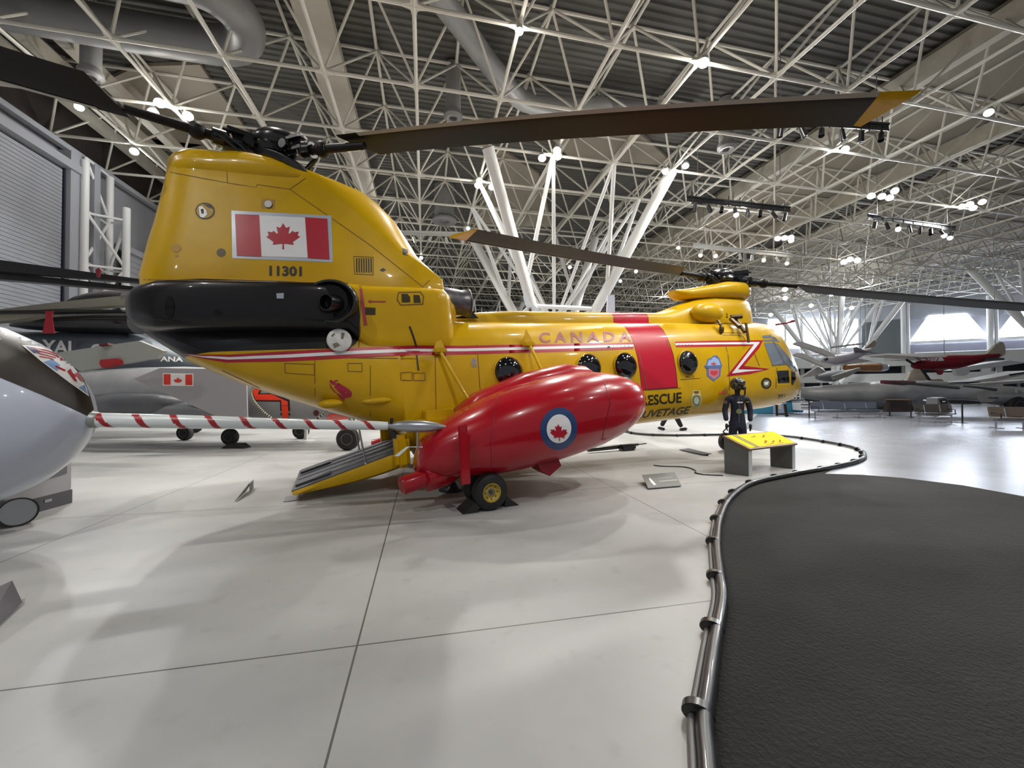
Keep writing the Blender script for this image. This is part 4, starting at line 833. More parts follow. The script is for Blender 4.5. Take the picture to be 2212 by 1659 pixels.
wpart(MB().lathe([(.148, -.012), (.12, -.03), (.1, -.028), (.08, -.045), (.06, -.043), (.03, -.06), (0, -.06)], lc, ax_, 32), 'reflector', M('reflector_silver', (170, 170, 168), .25, metal=.85), fl)
SG = M('sign_grey', (118, 120, 118), .45)
def sign(front, back, hz, label, th=.012, text=None, mat=None, f0=.015):
    fl_, fr_ = [at(*p, f0) for p in front]; bl, br = [at(*p, hz) for p in back]
    c = (fl_ + fr_ + bl + br) / 4; t = thing('floor_sign', label, 'sign', (c.x, c.y, 0)); nn = (fr_ - fl_).cross(bl - fl_).normalized() * th; nn = nn if nn.z > 0 else -nn
    wpart(MB().slab([fl_, fr_, br, bl], nn), 'sign_panel', mat or SG, t, smooth=False)
    g0, g1 = Vector((bl.x, bl.y, 0)), Vector((br.x, br.y, 0)); a, b_ = bl.lerp(br, .12), bl.lerp(br, .88)
    wpart(MB().slab([a, b_, Vector((b_.x, b_.y, 0)), Vector((a.x, a.y, 0))], (fl_ - bl).normalized() * .01), 'sign_foot', mat or SG, t, smooth=False)
    if text:
        def q(u, v): return bl.lerp(br, u).lerp(fl_.lerp(fr_, u), v) + nn * 1.1
        d2 = MB()
        for k, (v0, u1) in enumerate(((.36, .86), (.56, .93))):
            u = .42
            while u < u1:
                wd = random.uniform(.02, .05); d2.slab([q(u, v0), q(u + wd, v0), q(u + wd, v0 + (.04 if k == 0 else .08)), q(u, v0 + (.04 if k == 0 else .08))], nn * .1); u += wd + .015
        wpart(d2, 'sign_writing', M('sign_ink', (178, 180, 178), .5), t, smooth=False)
        d2 = MB().slab([q(u, v) for u, v in ((.14, .3), (.18, .3), (.24, .6), (.27, .8), (.2, .85), (.15, .6))], nn * .1); wpart(d2, 'sign_emblem', WHT, t, smooth=False)
    return t
sign([(1400, 1056), (1472, 1050)], [(1387, 1027), (1457, 1021)], .13, 'small grey floor sign with white emblem in front of the red pod nose', text=True)
sign([(1467, 972), (1518, 983)], [(1487, 969), (1537, 981)], .05, 'low dark floor sign lying flat between the pod and the aircrew mannequin', mat=M('sign_dark', (56, 54, 66), .4))
sign([(-60, 1400), (45, 1304)], [(-90, 1310), (23, 1257)], .17, 'dark grey floor sign cut off by the photo edge, nearest the pale jet', mat=M('sign_slate', (98, 96, 102), .5))
sign([(509, 1083), (530, 1063)], [(538, 1046), (549, 1036)], .13, 'thin grey floor sign standing near the lower end of the ramp', mat=M('sign_mid', (110, 108, 114), .5))
# ---- barrier hose
HPs = [(p.x, p.y, .048) for p in HP] + [at(*p, .048) for p in ((1620, 939.5), (1560, 938.5), (1450, 940), (1380, 937), (1345, 931), (1290, 925))]
path = smoothpath(HPs, 8); HB = M('hose_black', (38, 38, 40), .38, coat=.3, dirt=.2, scale=8)
bh = thing('barrier_hose', 'long black barrier hose curving over the floor around the dark mat', 'hose', (HPs[0][0], HPs[0][1], 0))
wpart(MB().tube(path, .04, 14), 'hose', HB, bh)
p2 = []
for i, p in enumerate(path[:110]):
    d = (path[i + 1] - p).normalized(); nrm = Vector((-d.y, d.x, 0)); p2.append(p + nrm * .056 - UZ * .018)
wpart(MB().tube(p2, .02, 10), 'thin_hose', M('hose_grey', (96, 94, 92), .45), bh)
acc = 0; nextc = .6
for a, b_ in zip(path, path[1:]):
    acc += (b_ - a).length
    if acc > nextc:
        d = (b_ - a).normalized(); nrm = Vector((-d.y, d.x, 0)); c = a + nrm * .03; cc = MB()
        cc.lathe([(.043, -.03), (.048, -.025), (.048, .025), (.043, .03)], c, d, 18, sx=1.0, sy=1.55, u=UZ); wpart(cc, 'hose_clamp', BLK, bh); nextc += .82
# ---- info panel
tl, trp, fr_, fl_ = at(1563, 941, .72), at(1670, 932, .72), at(1722, 958, .51), at(1621, 970, .51)
ip = thing('information_panel', 'low information stand with sloping yellow panel on two grey legs', 'information stand', ((tl + fr_) / 2).xy.to_3d())
nn = (trp - tl).cross(fl_ - tl).normalized(); nn = nn if nn.z > 0 else -nn
def IQ(u, v, h=0.0): return tl.lerp(trp, u).lerp(fl_.lerp(fr_, u), v) + nn * h
wpart(MB().slab([IQ(-.01, -.01), IQ(1.01, -.01), IQ(1.01, 1.01), IQ(-.01, 1.01)], -nn * .035), 'panel_board', M('board_brown', (120, 92, 46), .5), ip, smooth=False)
def iface(name, pts, col, h, em=None): wpart(MB().slab([IQ(u, v, h) for u, v in pts], nn * .0015), name, M('ip_' + name + str(col[0]), col, .7, spec=.1), ip, smooth=False)
iface('panel_face', [(.03, .04), (.98, .04), (.98, .93), (.03, .93)], (250, 196, 40), .002)
iface('yellow_strip', [(.03, .04), (.2, .04), (.2, .93), (.03, .93)], (255, 226, 10), .004)
iface('grey_strip', [(.13, .04), (.17, .04), (.17, .93), (.13, .93)], (120, 120, 104), .006); iface('grey_strip', [(.185, .04), (.21, .04), (.21, .93), (.185, .93)], (90, 92, 96), .006)
iface('yellow_strip', [(.84, .04), (.98, .04), (.98, .93), (.84, .93)], (255, 226, 10), .004)
for u, v, w_, h_ in ((.36, .2, .14, .1), (.4, .55, .13, .2), (.55, .62, .12, .14), (.56, .2, .12, .16), (.7, .62, .1, .16), (.38, .8, .2, .06), (.62, .82, .16, .05)):
    iface('panel_picture', [(u, v + h_), (u + w_ * .5, v + h_ * .6), (u + w_, v), (u + w_, v + h_ * .5), (u + w_ * .4, v + h_)], (150, 96, 28), .005)
LG = M('stand_grey', (94, 96, 92), .6); LE = M('stand_edge', (176, 180, 180), .5)
def leg(u0, u1):
    a0, a1 = IQ(u0, .03), IQ(u0, .92); b0, b1 = IQ(u1, .03), IQ(u1, .92); off = (b1 - a1)
    vs = [Vector((a0.x, a0.y, 0)), Vector((a1.x, a1.y, 0)), a1 - nn * .03, a0 - nn * .03]
    wpart(MB().slab(vs, off), 'stand_leg', LG, ip, smooth=False)
    e = Vector((a1.x, a1.y, 0)); f = (Vector((a1.x, a1.y, 0)) - Vector((a0.x, a0.y, 0))).normalized() * .012
    wpart(MB().slab([e + f * .1, e + off + f * .1, e + off + UZ * (a1.z - .03), e + UZ * (a1.z - .03)], f), 'leg_edge', LE, ip, smooth=False)
leg(.0, .06); leg(.92, .98)
# ---- people: skinned figures
def figure(name, joints, edges, mat, parent, sub=2):
    me = bpy.data.meshes.new(name); me.from_pydata([j[:3] for j in joints], edges, []); o = bpy.data.objects.new(name, me); COL.objects.link(o)
    sk = o.modifiers.new('s', 'SKIN'); sk.use_smooth_shade = True; ss = o.modifiers.new('u', 'SUBSURF'); ss.levels = ss.render_levels = sub
    for i, j in enumerate(joints): r = j[3]; me.skin_vertices[0].data[i].radius = r if isinstance(r, tuple) else (r, r)
    me.skin_vertices[0].data[0].use_root = True
    dg = bpy.context.evaluated_depsgraph_get(); nm = bpy.data.meshes.new_from_object(o.evaluated_get(dg)); bpy.data.objects.remove(o); bpy.data.meshes.remove(me)
    nm.name = name; nm.materials.clear(); nm.materials.append(mat); r = bpy.data.objects.new(name, nm); COL.objects.link(r); r.parent = parent
    nm.polygons.foreach_set('use_smooth', [True] * len(nm.polygons)); return r
NV = M('flight_suit', (30, 34, 54), .75, bump=.3, scale=6, bscale=18, dirt=.2); SKB = M('mannequin_black', (18, 17, 17), .5)
mp = at(1594, 1002); rz = math.atan2(-mp.y, -mp.x) + math.pi / 2
mq = thing('mannequin', 'dark aircrew mannequin in navy flight suit and helmet behind the yellow information stand', 'mannequin', (mp.x, mp.y, 0), rz=rz + .25)
J = [(0, 0, .95, (.15, .11)), (0, 0, 1.12, (.14, .1)), (0, .0, 1.3, (.18, .115)), (0, .01, 1.42, (.14, .09)), (0, .0, 1.5, (.06, .06)),
     (-.19, 0, 1.41, (.07, .07)), (-.25, .01, 1.15, (.06, .06)), (-.23, -.05, .92, (.05, .05)), (.19, 0, 1.41, (.07, .07)), (.25, .01, 1.15, (.06, .06)), (.23, -.05, .92, (.05, .05)),
     (-.09, 0, .8, (.1, .1)), (-.1, 0, .48, (.075, .075)), (-.1, .01, .1, (.06, .06)), (.09, 0, .8, (.1, .1)), (.1, 0, .48, (.075, .075)), (.1, .01, .1, (.06, .06))]
Ed = [(0, 1), (1, 2), (2, 3), (3, 4), (3, 5), (5, 6), (6, 7), (3, 8), (8, 9), (9, 10), (0, 11), (11, 12), (12, 13), (0, 14), (14, 15), (15, 16)]
figure('flight_suit', J, Ed, NV, mq)
Jb = [(0, 0, 1.4, .05), (0, 0, 1.52, .05), (0, -.01, 1.6, (.065, .075)), (0, -.015, 1.7, (.07, .085))]
figure('body', Jb, [(0, 1), (1, 2), (2, 3)], SKB, mq)
def hand(parent, w, s, mat, d=Vector((0, -.1, -1))):
    w = Vector(w); d = d.normalized(); js = [(*w, .026), (*(w + d * .05), (.034, .018)), (*(w + d * .09), (.036, .016))]; ed = [(0, 1), (1, 2)]
    for k in range(4):
        ln = (.07, .08, .075, .06)[k]; a = w + d * .09 + Vector((0, (k - 1.5) * .02, 0)); i = len(js)
        js += [(*(a + d * ln * .5), .009), (*(a + d * ln + Vector((s * -.015, 0, 0))), .008)]; ed += [(2, i), (i, i + 1)]
    i = len(js); a = w + d * .03 + Vector((0, -.03, 0)); js += [(*(a + d * .03), .011), (*(a + d * .07 + Vector((0, -.015, 0))), .009)]; ed += [(1, i), (i, i + 1)]
    figure('hand', js, ed, mat, parent, 1)
hand(mq, (-.23, -.06, .88), -1, SKB); hand(mq, (.23, -.06, .88), 1, SKB)
for s in (-1, 1): MB().bbox((s * .1, -.05, .05), (.1, .28, .1), .04).build('boot', BLK, mq)
HM_ = M('helmet_dark', (42, 42, 34), .3, coat=.5); hR = Matrix.Rotation(.9, 3, 'Z')
he = MB(); he.ball((0, 0, 1.73), (.135, .155, .14), 24, 14, hR); he.ball(Vector((0, 0, 1.68)) + hR @ Vector((-.12, .0, 0)), (.04, .07, .08), 12, 8, hR); he.ball(Vector((0, 0, 1.68)) + hR @ Vector((.12, .0, 0)), (.04, .07, .08), 12, 8, hR); hh = he.build('helmet', HM_, mq)
v_ = MB(); v_.ball(Vector((0, 0, 1.75)) + hR @ Vector((0, -.03, 0)), (.138, .14, .07), 20, 9, hR); v_.build('visor', GLS, hh)
v_ = MB(); v_.ball(Vector((0, 0, 1.64)) + hR @ Vector((0, -.13, 0)), (.05, .06, .05), 12, 8); v_.tube([Vector((0, 0, 1.62)) + hR @ Vector((0, -.16, 0)), Vector((0, 0, 1.5)) + hR @ Vector((.03, -.14, 0)), Vector((.05, -.1, 1.38))], .018, 8); v_.build('oxygen_mask', BLK, hh)
figure('face', [(0, 0, 1.62, (.06, .07)), (*(Vector((0, 0, 1.63)) + hR @ Vector((0, -.06, 0))), (.05, .05)), (*(Vector((0, 0, 1.66)) + hR @ Vector((0, -.11, 0))), (.015, .02))], [(0, 1), (1, 2)], SKB, mq, 1)
MB().bbox((.02, -.118, 1.33), (.11, .012, .03), .004).build('name_tag', WHT, mq); MB().lathe([(.055, 0), (.055, .008), (0, .008)], (.0, -.112, 1.14), (0, -1, 0), 20).build('chest_patch', M('patch_olive', (120, 130, 92), .6), mq)
MB().lathe([(.04, 0), (.04, .008), (0, .008)], (-.245, -.04, 1.33), (-.5, -.8, .1), 16).build('shoulder_patch', M('patch_brown', (110, 84, 66), .6), mq); MB().bbox((.17, -.1, 1.34), (.06, .012, .02), .004).build('wing_badge', M('patch_gold', (176, 150, 70), .5), mq)
MB().tube([(0, -.105, 1.42), (0, -.125, 1.25), (0, -.11, 1.05), (0, -.12, .9)], .006, 6).build('zip', GRY, mq)
# visitor walking past, beyond the helicopter
vp = at(1450, 930); vr = math.atan2(RT.y, RT.x)
vs_ = thing('person', 'person in black trousers walking past beyond the helicopter, only the legs showing', 'person', (vp.x, vp.y, 0), rz=vr)
J = [(0, 0, .95, (.13, .12)), (0, 0, 1.15, (.13, .11)), (0, 0, 1.38, (.15, .12)), (0, 0, 1.5, (.055, .055)), (.01, 0, 1.58, (.07, .065)), (.01, 0, 1.7, (.085, .075)),
     (0, .17, 1.4, .055), (-.08, .2, 1.15, .045), (.02, .2, .95, .035), (0, -.17, 1.4, .055), (.08, -.2, 1.15, .045), (.2, -.2, .98, .035)]
figure('body', J, [(0, 1), (1, 2), (2, 3), (3, 4), (4, 5), (2, 6), (6, 7), (7, 8), (2, 9), (9, 10), (10, 11)], M('coat_dark', (40, 38, 42), .8), vs_)
J = [(0, 0, .95, (.14, .15)), (.17, -.07, .55, .11), (.38, -.07, .13, .085), (-.17, .07, .55, .11), (-.36, .07, .16, .085)]
figure('trousers', J, [(0, 1), (1, 2), (0, 3), (3, 4)], M('trouser_black', (20, 18, 20), .8), vs_)
for x_, y_, a_ in ((.44, -.07, .12), (-.36, .07, -.25)): MB().bbox((x_, y_, .06 if x_ > 0 else .07), (.32, .13, .11), .04, Matrix.Rotation(-a_, 3, 'Y')).build('shoe', BLK, vs_)
hr_ = MB().ball((.0, 0, 1.74), (.1, .09, .1), 16, 9).build('hair', M('hair_dark', (30, 22, 18), .8), vs_)
MB().ball((.1, 0, 1.66), (.018, .015, .02), 8, 6).build('nose', M('skin', (186, 140, 116), .6), vs_)
hand(vs_, (.22, -.2, .95), 1, M('skin', (186, 140, 116), .6)); hand(vs_, (.02, .2, .92), -1, M('skin', (186, 140, 116), .6))
# ---- chocks, jack, bar, cable, rope
CK = M('chock_black', (30, 31, 31), .6)
def chock(px, py, dx, label, l=.2, h=.13):
    c = at(px, py); R = Matrix.Rotation(math.atan2(_ax.y, _ax.x), 3, 'Z'); b = MB()
    pts = [Vector((-l * .5, -.14, 0)), Vector((l * .5, -.14, 0)), Vector((l * .5 * dx * .4, -.14, h))]; pts = [Vector((-l * .55, -.16, 0)), Vector((l * .55, -.16, 0)), Vector((-dx * l * .3, -.16, h)), Vector((-dx * l * .45, -.16, h * .9))] if dx > 0 else [Vector((-l * .55, -.16, 0)), Vector((l * .55, -.16, 0)), Vector((l * .45, -.16, h * .9)), Vector((l * .3, -.16, h))]
    b.slab([c + R @ p for p in pts], R @ Vector((0, .3, 0))); o = b.build('wheel_chock', CK, smooth=False); origin(o, (c.x, c.y, 0)); tag(o, label, 'chock')
chock(1096, 1087, 1, 'black wedge chock on the side of the main wheel facing the nose')
chock(1009, 1102, -1, 'black wedge chock under the ramp side of the near main wheel')
jc = at(975, 1059); jk = MB().lathe([(.2, 0), (.2, .02), (.16, .03), (.06, .17), (.045, .2), (.045, .5)], jc, UZ, 4 * 4); o = jk.build('jack_stand', M('jack_slate', (52, 54, 62), .5)); origin(o, (jc.x, jc.y, 0)); tag(o, 'dark jack stand with flared foot under the red pod', 'jack stand')
eb = thing('equipment_bar', 'low black equipment bar lying on the floor beyond the red pod', 'equipment', at(1340, 972))
a_, b_ = at(1270, 972, .08), at(1378, 960, .12); wpart(MB().tube([a_, a_.lerp(b_, .5), b_], [.05, .06, .035], 10), 'bar', BLK, eb); c = at(1354, 966, .08); dd = (b_ - a_).normalized()
wpart(MB().bbox(c, (.5, .22, .15), .04, Matrix.Rotation(math.atan2(dd.y, dd.x), 3, 'Z')), 'bar_weight', BLK, eb); wpart(MB().tube([b_, b_ + dd * .3], .018, 8), 'bar_tip', BLK, eb)
o = MB().tube(smoothpath([at(*p, .012) for p in ((1412, 1005), (1430, 1007), (1470, 1008), (1490, 1011), (1503, 1017), (1502, 1021), (1520, 1025), (1562, 1027))], 6), .011, 8).build('power_cable', BLK); tag(o, 'thin black cable trailing over the floor to the information stand', 'cable')
rp = thing('barrier_rope', 'black and white twisted rope sagging below the yellow tail', 'rope', Vector((dep(570, 900, 9.3).x, dep(570, 900, 9.3).y, 0)))
pp = smoothpath([dep(*p, 9.3) for p in ((556, 834), (546, 840), (543, 850), (549, 866), (562, 882), (580, 898), (606, 914), (640, 922), (668, 915), (700, 893), (712, 880))], 10)
rb = MB()
for i, (a_, b_) in enumerate(zip(pp, pp[1:])): rb.k = i % 2; rb.cyl(a_, b_, .022, n=8)
wpart(rb, 'rope', [M('rope_white', (200, 196, 170), .7), M('rope_black', (34, 32, 30), .7)], rp)
for q in (): wpart(MB().cyl((q.x, q.y, 0), q, .02, n=10).lathe([(.16, 0), (.16, .02), (.03, .04)], (q.x, q.y, 0), UZ, 20), 'rope_post', GRY, rp)
# ================================================================== AIRCRAFT AND FURNITURE FARTHER OFF
def D(p, zc=None): return dep(p[0], p[1], p[2] if len(p) > 2 else zc)
def tslab(name, pts, zc, th, mat, parent, **k): return wpart(MB().slab([D(p, zc) for p in pts], FH * th), name, mat, parent, smooth=False)
def hull(name, st, zc, dr, mat, parent, n=20, e=1.0):      # rounded body from stations (px, ytop, ybottom[, depth])
    rr = []
    for s_ in st:
        z = s_[3] if len(s_) > 3 else zc; a, b = dep(s_[0], s_[1], z), dep(s_[0], s_[2], z); c = (a + b) / 2; h = (a - b).length / 2; r = min(dr, max(h * 1.15, .02)) if dr > 0 else h * -dr
        rr.append([c + UZ * h * math.copysign(abs(math.sin(t)) ** e, math.sin(t)) - FH * r * math.copysign(abs(math.cos(t)) ** e, math.cos(t)) for t in [2 * math.pi * k / n for k in range(n)]])
    return wpart(MB().loft(rr), name, mat, parent, ang=60)
def gthing(name, label, cat, px, py, zc, group=None): p = dep(px, py, zc); return thing(name, label, cat, (p.x, p.y, 0), group)
def wwheel(parent, px, py, zc, r, wd=.2, rim=None):
    c = dep(px, py, zc); c.z = r; ax = -FH
    t = wpart(MB().lathe([(r * .5, -wd / 2), (r * .85, -wd * .5), (r, -wd * .25), (r, wd * .25), (r * .85, wd * .5), (r * .5, wd / 2)], c, ax, 28), 'wheel', RBR, parent)
    h = MB().lathe([(0, wd * .3), (r * .12, wd * .3), (r * .3, wd * .25), (r * .4, wd * .45), (r * .5, wd * .52), (r * .52, wd * .3)], c, ax, 24); wpart(h, 'rim', rim or M('rim_silver', (160, 150, 146), .4, metal=.4, dirt=.4, scale=20), t); return c
# grey jet with orange number
gj = gthing('fighter_jet', 'grey jet with an orange number, parked beyond the yellow tail', 'jet', 480, 842, 12)
JL = M('jet_light', (148, 149, 152), .4, dirt=.12); JD = M('jet_shade', (92, 94, 98), .35, dirt=.25, scale=1.2)
hb = hull('fuselage', [(90, 830, 850), (130, 810, 872), (200, 800, 896), (300, 794, 905), (400, 792, 908), (500, 796, 908), (600, 800, 908), (700, 812, 908), (800, 835, 905), (850, 858, 895)], 12, .9, JL, gj)
hull('engine_nacelle', [(200, 852, 905, 11.4), (260, 848, 908, 11.2), (340, 850, 910, 11.1), (420, 860, 912, 11.1), (470, 880, 912, 11.1)], 11.2, .6, JD, gj)  # dark hull added to put shading on the jet's lower flank
hull('drop_tank', [(300, 905, 908, 10.9), (330, 888, 912, 10.9), (370, 872, 916, 10.9), (430, 866, 920, 10.9), (500, 880, 918, 10.9), (540, 900, 912, 10.9)], 10.9, .35, M('tank_grey', (104, 106, 110), .25, coat=.3), gj)
tf = tslab('tail_fin', [(288, 819), (345, 795), (470, 797), (532, 828), (534, 906), (480, 905)], 10.6, .05, M('fin_grey', (152, 150, 154), .45), gj)
wp = tslab('folded_wing', [(122, 762), (300, 736), (353, 758), (337, 774), (260, 787), (172, 802), (156, 790)], 9.8, .12, M('wing_grey', (150, 152, 146), .5), gj)
tslab('wing_cover', [(216, 777), (252, 774), (259, 779), (260, 785), (220, 794), (214, 786)], 9.72, .2, M('pad_red', (158, 26, 34), .6), gj); tslab('wing_cover', [(213, 744), (232, 741), (234, 745), (214, 748)], 9.72, .15, M('pad_dark', (84, 18, 26), .6), gj)
BFN = bvh_of([tf]); o = marking('flag_panel', [[(352, 806), (418, 807), (418, 834), (352, 833)]], WHT, BFN, gj, .005, 30)
marking('flag_bar', [[(354, 808), (369, 808), (369, 831), (354, 831)], [(401, 809), (416, 809), (416, 832), (401, 832)]], M('flag_orange', (214, 50, 34), .4), BFN, o, .009, 30); marking('maple_leaf', [leafpx(385, 822, 11, 9)], M('flag_orange', (214, 50, 34), .4), BFN, o, .009, 30)
BHB = bvh_of([hb]); ORG = M('number_orange', (252, 62, 24), .4, emit=0)
o = marking('number_outline', [[(545, 836), (566, 840), (562, 850), (590, 849), (626, 864), (628, 908), (606, 908), (605, 868), (551, 867), (543, 850)]], DARK, BHB, gj, .008, 10)
marking('orange_number', [[(549, 839), (562, 843), (557, 852), (588, 852), (622, 867), (624, 905), (610, 905), (608, 864), (553, 864), (547, 850)]], ORG, BHB, o, .016, 10)
marking('orange_arrow', [[(706, 901), (711, 895), (720, 893), (760, 903), (725, 907), (708, 906)]], ORG, BHB, gj, .012, 10); marking('intake_plug', [ell(683, 892, 6, 6)], M('pad_dark', (84, 18, 26)), BHB, gj, .014, 6)
for px, py, zc, r in ((497, 944, 11.7, .235), (752, 947, 10.7, .30), (650, 934, 13.2, .26), (400, 930, 12.8, .24)):
    c = wwheel(gj, px, py, zc, r); wpart(MB().cyl(c, c + UZ * 1.0 + FH * .3, .05, n=10), 'gear_leg', GRY, gj)
chk = at(500, 969); o = MB().slab([chk + RT * -.3, chk + RT * .35, chk + RT * .2 + UZ * .12, chk + RT * -.1 + UZ * .12], FH * .3).build('wheel_chock', CK, smooth=False); origin(o, (chk.x, chk.y, 0)); tag(o, 'black chock under the far grey jet wheel, left of the ramp', 'chock')
js = at(661, 953); o = MB().lathe([(.25, 0), (.25, .02), (.06, .05), (.05, .35), (.08, .37), (.08, .42)], js, UZ, 16).build('jack_stand', WT); origin(o, (js.x, js.y, 0)); tag(o, 'white jack stand on the floor between the wheels of the grey jet', 'jack stand')
# slate naval helicopter with folded blades
nh = gthing('naval_helicopter', 'slate grey naval helicopter with folded black rotor blades behind the pale jet', 'helicopter', 180, 842, 14.5)
SL = M('slate_blue', (84, 93, 101), .5, dirt=.15, scale=1)
nb_ = hull('fuselage', [(0, 730, 805), (12, 720, 818), (50, 717, 822), (200, 717, 826), (290, 720, 828), (400, 756, 826), (480, 780, 818), (520, 795, 806)], 14.5, 1.3, SL, nh)
BN = bvh_of([nb_]); marking('lettering_royal', [textpoly('YAL', [(92, 734), (168, 738), (168, 764), (92, 764)], .03), textpoly('C', [(196, 743), (222, 744), (222, 770), (196, 770)], .03)], WHT, BN, nh, .02, 12); marking('lettering_navy', [textpoly('ANA', [(347, 770), (396, 772), (396, 782), (347, 781)], .03)], WHT, BN, nh, .02, 12)
hull('engine_cowling', [(25, 698, 706), (60, 684, 712), (130, 676, 717), (230, 672, 720), (300, 674, 722)], 14, .8, M('cowl_black', (30, 28, 29), .2, coat=.6), nh)
hull('rotor_fairing', [(143, 650, 654), (165, 640, 656), (200, 632, 658), (240, 628, 660), (280, 628, 664)], 14.2, .7, M('fairing_dark', (62, 60, 60), .4), nh)
BK = M('folded_blade', (26, 24, 24), .35, dirt=.2); BT = M('blade_tan', (160, 156, 140), .45)
for nm, pts, zc, m in (('rotor_blade', [(-40, 556), (320, 605), (320, 611), (-40, 582)], 12.6, BK), ('rotor_blade', [(-40, 583), (300, 620), (300, 628), (-40, 600)], 12.9, BK),
                       ('rotor_blade', [(-30, 672), (108, 654), (320, 633), (320, 656), (150, 666), (-30, 675)], 13.2, BT), ('rotor_blade', [(-30, 678), (129, 674), (30, 691), (-30, 696)], 13.0, BT), ('rotor_blade', [(-30, 671), (262, 668), (262, 672), (-30, 677)], 12.8, BK)):
    tslab(nm, pts, zc, .35, m, nh)
tslab('red_streamer', [(97, 672), (114, 672), (111, 682), (117, 720), (91, 720), (99, 682)], 12.5, .03, M('streamer_red', (160, 30, 42), .7), nh); tslab('red_streamer', [(206, 583), (214, 578), (218, 584), (213, 600), (208, 598)], 12.4, .03, M('streamer_dull', (130, 40, 50), .7), nh)
for px, zc in ((60, 14.2), (420, 15)): c = wwheel(nh, px, 930, zc, .3); wpart(MB().cyl(c, c + UZ * 1.2, .06, n=10), 'gear_leg', GRY, nh)

# ---- far side: counter, steps, benches, barrier posts
TQ = M('counter_turquoise', (70, 142, 170), .5); wc = gthing('display_counter', 'turquoise display counter with pale blue graphic beyond the helicopter nose', 'counter', 1680, 893, 27)
tslab('counter_body', [(1612, 866), (1735, 865), (1735, 891), (1612, 893.5)], 27, 1.2, TQ, wc); tslab('graphic_panel', [(1670, 866), (1699, 865.5), (1699, 892), (1670, 893)], 26.95, .03, M('graphic_blue', (168, 184, 214), .5), wc); tslab('graphic_cross', [(1682, 872), (1687, 872), (1687, 884), (1682, 884)], 26.9, .02, M('cross_cream', (220, 208, 180), .5), wc)
tslab('counter_top', [(1610, 863.5), (1737, 862.5), (1737, 865), (1610, 866)], 26.9, 1.4, M('top_dark', (40, 44, 52), .4), wc)
wb = gthing('white_case', 'white ribbed display case at the end of the turquoise counter', 'display case', 1743, 886, 26); tslab('case_body', [(1729, 867), (1756, 867), (1756, 886), (1731, 886.5)], 26, .8, M('case_white', (226, 228, 232), .4), wb); tslab('case_slot', [(1730, 873), (1750, 873), (1750, 874.5), (1730, 874.5)], 25.97, .02, DARK, wb); tslab('case_slot', [(1731, 880), (1750, 880), (1750, 881), (1731, 881)], 25.97, .02, DARK, wb)
st = gthing('boarding_steps', 'small white boarding steps beyond the helicopter nose', 'steps', 1715, 890, 28.5); b = MB()
for a_, c_ in (((1703, 872), (1720, 843)), ((1728, 843), (1728, 890)), ((1720, 843), (1720, 890)), ((1713, 855), (1713, 890)), ((1720, 843), (1728, 843)), ((1703, 872), (1703, 890)), ((1703, 872), (1728, 871)), ((1712, 857), (1728, 857))): b.cyl(D(a_, 28.5), D(c_, 28.5), .045, n=6)
wpart(b, 'frame', WT, st)
def bench(p, q, label, seats, mat, tilt=1):
    a_, c_ = at(*p), at(*q); L_ = (c_ - a_).length; t = thing('bench', label, 'bench', (a_ + c_) / 2, 'benches along the grey walkway', rz=math.atan2((c_ - a_).y, (c_ - a_).x))
    MB().bbox((0, .2, .42), (L_, .46, .05), .02).build('seat', mat, t); MB().bbox((0, .46, .68), (L_, .05, .42), .02, Matrix.Rotation(-.22, 3, 'X')).build('backrest', mat, t); MB().bbox((0, .25, .34), (L_ * .98, .08, .06), .01).build('beam', GRY, t)
    for k in range(seats + 1):
        x = -L_ / 2 + .08 + (L_ - .16) * k / seats
        if k % 2 == 0: b = MB(); b.bbox((x, .22, .17), (.05, .06, .34), .01); b.bbox((x, .2, .02), (.06, .62, .035), .01); b.build('leg', M('chrome', (206, 208, 212), .2, metal=.9), t)
        if k in (0, seats): b = MB(); b.tube([(x, 0, .42), (x, -.0, .62), (x, .15, .65), (x, .42, .62)], .02, 8); b.build('armrest', BLK, t)
        elif k % 2 == 1: MB().bbox((x, .42, .66), (.04, .06, .36), .01, Matrix.Rotation(-.22, 3, 'X')).build('seat_divider', M('chrome', (206, 208, 212)), t)
    return t
bench((1766, 904), (1912, 902), 'long blue-grey bench just past the turquoise counter', 6, M('bench_blue', (96, 102, 114), .35))
bench((1990, 912), (2068, 913), 'brown-grey bench between the two black barrier posts', 4, M('bench_brown', (88, 82, 78), .4)); bench((2158, 926), (2290, 928), 'beige bench cut off by the photo edge', 4, M('bench_beige', (140, 126, 110), .5))
def post(px, py, label, to=None):
    g_ = at(px, py); t = thing('barrier_post', label, 'barrier post', g_); MB().lathe([(.17, 0), (.17, .015), (.04, .04), (.03, .06)], (0, 0, 0), (0, 0, 1), 20).build('base', BLK, t); MB().cyl((0, 0, .05), (0, 0, .98), .032, n=12).build('pole', BLK, t)
    if to: q = at(*to) - g_; MB().slab([(0, 0, .9), (q.x, q.y, .9), (q.x, q.y, .95), (0, 0, .95)], (.004, .004, 0)).build('belt', BLK, t, smooth=False)
post(1748, 903, 'black barrier post at the corner of the turquoise counter', (1655, 905)); post(1922, 899, 'black barrier post at the end of the long bench', (1968, 899)); post(1968, 902, 'black barrier post in front of the brown panel')
post(2079, 914, 'taller black barrier post beside the brown-grey bench', (2163, 906)); post(2163, 907, 'black barrier post behind the beige bench')
bp_ = gthing('display_board', 'dark brown slanted display panel between the benches', 'display panel', 1945, 895, 25); tslab('panel_body', [(1925, 864), (1962, 864), (1972, 890), (1915, 890), (1915, 898), (1920, 898)][:4], 25, .3, M('panel_brown', (52, 40, 36), .5), bp_); tslab('panel_edge', [(1924, 862), (1966, 862.5), (1966, 864.5), (1924, 864)], 24.9, .4, M('edge_wood', (150, 120, 90), .5), bp_)
